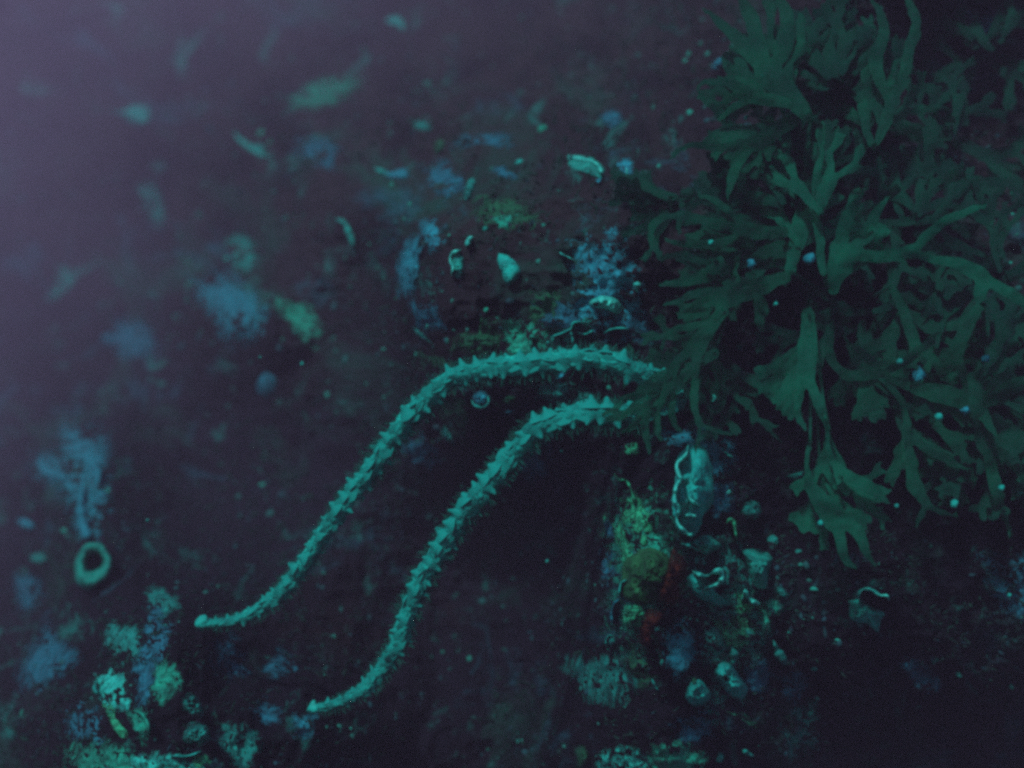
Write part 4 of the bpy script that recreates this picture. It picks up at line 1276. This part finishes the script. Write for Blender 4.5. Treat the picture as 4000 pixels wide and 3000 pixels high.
# --- broad soft patches between the distinct ones
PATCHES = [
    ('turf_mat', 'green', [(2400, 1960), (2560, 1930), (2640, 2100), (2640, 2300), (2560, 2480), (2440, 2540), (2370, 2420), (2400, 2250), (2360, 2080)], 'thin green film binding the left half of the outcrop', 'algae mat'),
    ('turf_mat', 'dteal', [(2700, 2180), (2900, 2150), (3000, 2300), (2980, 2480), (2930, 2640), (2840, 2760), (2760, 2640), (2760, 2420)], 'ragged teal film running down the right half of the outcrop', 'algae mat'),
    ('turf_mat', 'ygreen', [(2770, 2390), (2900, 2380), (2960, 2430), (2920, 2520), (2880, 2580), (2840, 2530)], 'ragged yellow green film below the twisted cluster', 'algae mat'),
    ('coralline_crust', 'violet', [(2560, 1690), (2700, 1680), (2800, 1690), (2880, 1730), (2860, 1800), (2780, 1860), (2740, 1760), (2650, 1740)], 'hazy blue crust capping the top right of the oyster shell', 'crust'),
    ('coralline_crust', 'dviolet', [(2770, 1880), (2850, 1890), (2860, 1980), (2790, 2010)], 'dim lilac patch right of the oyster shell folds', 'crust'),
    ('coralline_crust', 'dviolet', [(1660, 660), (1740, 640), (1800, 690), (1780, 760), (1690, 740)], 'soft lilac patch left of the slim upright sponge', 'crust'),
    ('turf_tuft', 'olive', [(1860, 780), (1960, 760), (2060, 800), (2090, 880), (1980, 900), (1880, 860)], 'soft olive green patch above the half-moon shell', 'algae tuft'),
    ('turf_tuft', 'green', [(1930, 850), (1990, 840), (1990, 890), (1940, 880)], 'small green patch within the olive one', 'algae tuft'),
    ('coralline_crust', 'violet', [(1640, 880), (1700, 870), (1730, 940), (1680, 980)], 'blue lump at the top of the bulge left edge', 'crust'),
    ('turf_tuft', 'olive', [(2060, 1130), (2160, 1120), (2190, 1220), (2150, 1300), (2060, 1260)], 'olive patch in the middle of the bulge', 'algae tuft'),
    ('coralline_crust', 'dviolet', [(1600, 1180), (1700, 1190), (1720, 1280), (1630, 1270)], 'grey lilac patch above the slanted teal streak', 'crust'),
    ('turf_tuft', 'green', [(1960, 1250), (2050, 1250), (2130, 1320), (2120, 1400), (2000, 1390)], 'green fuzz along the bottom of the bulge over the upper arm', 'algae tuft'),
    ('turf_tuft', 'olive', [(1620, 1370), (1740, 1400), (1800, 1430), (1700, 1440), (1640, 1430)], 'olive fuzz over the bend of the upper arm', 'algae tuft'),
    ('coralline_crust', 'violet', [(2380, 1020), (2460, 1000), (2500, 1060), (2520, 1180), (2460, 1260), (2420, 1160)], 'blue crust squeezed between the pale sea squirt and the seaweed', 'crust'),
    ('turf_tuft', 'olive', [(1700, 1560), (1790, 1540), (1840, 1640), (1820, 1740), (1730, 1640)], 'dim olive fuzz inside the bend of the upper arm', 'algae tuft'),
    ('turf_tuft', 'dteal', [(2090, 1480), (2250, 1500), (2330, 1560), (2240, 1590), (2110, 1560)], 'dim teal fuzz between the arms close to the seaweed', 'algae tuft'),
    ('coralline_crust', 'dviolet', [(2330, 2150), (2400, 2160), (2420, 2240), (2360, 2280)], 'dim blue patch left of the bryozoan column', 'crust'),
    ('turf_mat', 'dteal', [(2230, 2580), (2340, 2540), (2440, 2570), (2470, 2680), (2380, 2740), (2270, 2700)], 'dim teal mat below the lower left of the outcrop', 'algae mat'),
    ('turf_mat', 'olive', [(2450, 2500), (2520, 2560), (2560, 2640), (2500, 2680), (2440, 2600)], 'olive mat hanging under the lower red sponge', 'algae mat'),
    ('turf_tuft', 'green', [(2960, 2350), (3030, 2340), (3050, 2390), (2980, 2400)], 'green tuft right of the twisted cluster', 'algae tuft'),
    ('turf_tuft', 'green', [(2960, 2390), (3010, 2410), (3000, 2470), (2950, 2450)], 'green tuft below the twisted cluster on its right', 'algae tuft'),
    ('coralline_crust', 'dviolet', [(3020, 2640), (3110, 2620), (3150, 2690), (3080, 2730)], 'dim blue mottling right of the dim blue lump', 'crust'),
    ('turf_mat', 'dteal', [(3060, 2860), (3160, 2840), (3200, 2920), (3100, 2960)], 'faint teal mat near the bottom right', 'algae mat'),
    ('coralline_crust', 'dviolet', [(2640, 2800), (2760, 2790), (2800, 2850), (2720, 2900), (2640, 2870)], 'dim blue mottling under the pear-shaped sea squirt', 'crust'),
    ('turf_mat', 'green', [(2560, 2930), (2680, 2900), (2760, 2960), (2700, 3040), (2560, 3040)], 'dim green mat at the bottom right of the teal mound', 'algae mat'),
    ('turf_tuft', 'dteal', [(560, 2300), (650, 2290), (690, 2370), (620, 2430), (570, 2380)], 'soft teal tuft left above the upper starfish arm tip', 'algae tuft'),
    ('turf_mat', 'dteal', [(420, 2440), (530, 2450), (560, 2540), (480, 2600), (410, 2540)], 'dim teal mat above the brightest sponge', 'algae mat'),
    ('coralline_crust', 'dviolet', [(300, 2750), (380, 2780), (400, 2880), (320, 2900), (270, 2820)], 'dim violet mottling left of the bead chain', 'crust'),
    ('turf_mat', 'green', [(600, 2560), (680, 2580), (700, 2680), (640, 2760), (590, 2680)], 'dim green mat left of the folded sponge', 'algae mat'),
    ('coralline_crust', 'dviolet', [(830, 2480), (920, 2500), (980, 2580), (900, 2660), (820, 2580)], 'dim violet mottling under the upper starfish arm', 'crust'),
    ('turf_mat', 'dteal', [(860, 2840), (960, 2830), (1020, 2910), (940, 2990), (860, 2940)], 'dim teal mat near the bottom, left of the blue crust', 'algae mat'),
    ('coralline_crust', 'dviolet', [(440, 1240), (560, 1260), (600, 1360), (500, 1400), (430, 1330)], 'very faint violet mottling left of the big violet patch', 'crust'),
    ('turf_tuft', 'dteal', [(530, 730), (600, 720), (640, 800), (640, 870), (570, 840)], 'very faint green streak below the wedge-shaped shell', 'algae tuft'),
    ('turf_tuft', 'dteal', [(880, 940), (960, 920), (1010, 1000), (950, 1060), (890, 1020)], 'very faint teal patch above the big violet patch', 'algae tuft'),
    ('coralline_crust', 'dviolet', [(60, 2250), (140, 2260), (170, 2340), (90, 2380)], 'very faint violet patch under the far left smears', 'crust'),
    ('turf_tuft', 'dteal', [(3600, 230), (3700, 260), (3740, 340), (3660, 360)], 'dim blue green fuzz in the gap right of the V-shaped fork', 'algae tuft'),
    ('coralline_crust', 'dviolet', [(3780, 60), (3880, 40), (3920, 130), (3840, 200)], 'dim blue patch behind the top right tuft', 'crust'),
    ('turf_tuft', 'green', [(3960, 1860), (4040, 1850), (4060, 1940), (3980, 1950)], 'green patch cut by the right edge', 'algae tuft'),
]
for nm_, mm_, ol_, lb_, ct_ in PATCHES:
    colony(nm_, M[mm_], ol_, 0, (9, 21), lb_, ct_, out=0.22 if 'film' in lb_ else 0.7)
# --- shells glimpsed among the seaweed
crust('shell_piece', M['teal'], [(2630, 1545), (2655, 1522), (2678, 1512), (2672, 1545), (2650, 1555)], 0.040, 'teal triangular chip just below the seaweed fingers', 'shell piece')
o = ridge('crescent_shell', M['white'], [(2772, 1520), (2785, 1540), (2792, 1556), (2782, 1568), (2768, 1563)], [5, 8, 8, 6, 3], 0.014, 'small white crescent shell below the seaweed', 'shell')
ridge('tube_worm', M['teal'], [(2828, 1762), (2845, 1778), (2864, 1788)], [4, 6, 7], 0.016, 'short curved tube above the oyster shell on its right', 'worm tube')
crust('fan_shell', M['teal'], [(3068, 1862), (3100, 1850), (3140, 1840), (3135, 1862), (3100, 1880)], 0.018, 'teal fan shell in the dark, left of the trailing straps', 'shell', rough=0.6)
crust('shell_piece', M['violet'], [(2768, 275), (2795, 230), (2830, 220), (2825, 262), (2790, 285)], 0.05, 'grey blue chip at the left end of the top seaweed', 'shell piece')
for k, (u, v, r_, lb) in enumerate([(2985, 300, 18, 'blue green dot among the top seaweed'), (2915, 460, 9, 'small pale dot under the top seaweed'), (2776, 948, 11, 'white dot in the dark hole of the looping seaweed'), (2525, 1003, 13, 'green dot in the dark gap left of the seaweed'), (3160, 1012, 22, 'bluish chip left of the broad seaweed node'), (3030, 1186, 10, 'pale dot in the middle of the seaweed clump'), (2935, 1030, 16, 'pale bluish chip under the looping seaweed'), (3590, 1465, 26, 'blue dot beside the round hole in the right seaweed'), (3850, 1402, 14, 'small blue dot at the right edge of the clump'), (3770, 1602, 16, 'dim blue dot right of the bright green speck')]):
    dd_ = float(wds(np.array([float(u)]), np.array([float(v)]))[0])
    blob('shell_piece', M['teal'] if k in (1, 2, 3, 5) else M['violet'], u, v, r_, d=dd_ - 0.06 if k not in (0, 3) else dd_ - 0.004, label=lb, cat='shell piece', rough=0.5)
# --- specks drifting in the water
for (u, v, r_, d_, mm, lb) in [(3668, 1626, 15, 0.50, 'teal', 'bright green-white speck drifting before the right seaweed'), (3727, 1968, 16, 0.50, 'teal', 'bright pale speck below the right seaweed'),
                               (1181, 1421, 8, 0.7, 'teal', 'small bright speck in the dark left of the upper arm'), (1017, 1395, 5, 0.7, 'teal', 'minute speck left of the small bright speck'),
                               (2138, 2192, 8, 0.6, 'dteal', 'lone dim speck in the dark centre'), (2193, 1762, 6, 0.55, 'teal', 'tiny speck right of the lower starfish arm'),
                               (3912, 1905, 13, 0.52, 'teal', 'teal speck near the right edge'), (3503, 1976, 10, 0.49, 'dteal', 'dim speck at the end of the trailing strap'),
                               (3206, 2043, 12, 0.50, 'teal', 'teal speck beside the trailing straps'), (3943, 2324, 8, 0.55, 'teal', 'tiny speck in the dark right edge'),
                               (577, 2033, 7, 0.7, 'dteal', 'dim speck right of the violet crust on the left'), (3516, 1412, 14, 0.50, 'dteal', 'dim teal speck on the right seaweed')]:
    blob('drifting_speck', M[mm], u, v, r_, d=d_, label=lb, cat='speck', group='specks drifting in the water')


# --- the nameless small growth over the whole rock
def scatter_turf():
    g = np.random.default_rng(77)
    n = 26000
    u = g.uniform(-300, 4300, n * 2)
    v = g.uniform(-200, 3200, n * 2)
    keep = noise(np.c_[u * 0.004, v * 0.004, np.zeros(len(u))], 3) + 0.5 * noise(np.c_[u * 0.015, v * 0.015, np.zeros(len(u))], 4) > 0.02
    u, v = u[keep][:n], v[keep][:n]
    n = len(u)
    d = wd(u, v)
    base = P(u, v, d + 0.001)
    h = g.uniform(0.0012, 0.0045, n) * np.clip(d / 0.6, 0.8, 2)
    dirv = np.stack([g.normal(0, 0.6, n), -np.abs(g.normal(0.9, 0.3, n)), g.normal(0.25, 0.6, n)], -1)
    dirv /= np.linalg.norm(dirv, axis=1)[:, None]
    sd = np.cross(dirv, g.normal(size=(n, 3)))
    sd /= np.linalg.norm(sd, axis=1)[:, None]
    w = (h * g.uniform(0.10, 0.28, n))[:, None]
    hh = h[:, None]
    bend = g.normal(0, 0.35, (n, 3)) * hh
    up = np.cross(sd, dirv)
    v0 = base - sd * w
    v1 = base + sd * w
    v2 = base + up * w * 1.2
    m0 = base + dirv * hh * 0.55 - sd * w * 0.8 + bend * 0.4
    m1 = base + dirv * hh * 0.55 + sd * w * 0.8 + bend * 0.4
    m2 = base + dirv * hh * 0.55 + up * w + bend * 0.4
    tp = base + dirv * hh + bend
    V_ = np.stack([v0, v1, v2, m0, m1, m2, tp], 1).reshape(-1, 3)
    b = (np.arange(n) * 7)[:, None, None]
    q = np.array([[0, 1, 4, 3], [1, 2, 5, 4], [2, 0, 3, 5]])[None] + b
    t = np.array([[3, 4, 6], [4, 5, 6], [5, 3, 6]])[None] + b
    o = obj('turf', V_, q.reshape(-1, 4).tolist() + t.reshape(-1, 3).tolist(), M['turf'])
    tag(o, 'short mixed algal turf over the rock', 'algae turf', kind='stuff')


def scatter_grit():
    g = np.random.default_rng(78)
    n = 3400
    u = g.uniform(-300, 4300, n * 4)
    v = g.uniform(-200, 3200, n * 4)
    keep = noise(np.c_[u * 0.003, v * 0.003, np.zeros(len(u))], 13) + 0.7 * noise(np.c_[u * 0.012, v * 0.012, np.zeros(len(u))], 14) > 0.22
    u, v = u[keep][:n], v[keep][:n]
    n = len(u)
    import bmesh
    bm = bmesh.new()
    bmesh.ops.create_icosphere(bm, subdivisions=1, radius=1)
    iv = np.array([x.co[:] for x in bm.verts])
    fi = np.array([[x.index for x in f.verts] for f in bm.faces])
    bm.free()
    d = wd(u, v)
    r = (g.random(n) ** 3 * 13 + 3) * K * d
    sc = g.uniform(0.5, 1.5, (n, 1, 3))
    wob = 1 + 0.3 * g.normal(size=(n, len(iv), 1)).clip(-1, 1)
    V_ = iv[None] * wob * sc * r[:, None, None] + P(u, v, d)[:, None]
    F_ = (fi[None] + (np.arange(n) * len(iv))[:, None, None]).reshape(-1, 3)
    o = obj('encrusting_grit', V_.reshape(-1, 3), F_, M['grit'])
    tag(o, 'tiny encrusting grains and shell bits over the rock', 'grit', kind='stuff')


scatter_turf()
scatter_grit()
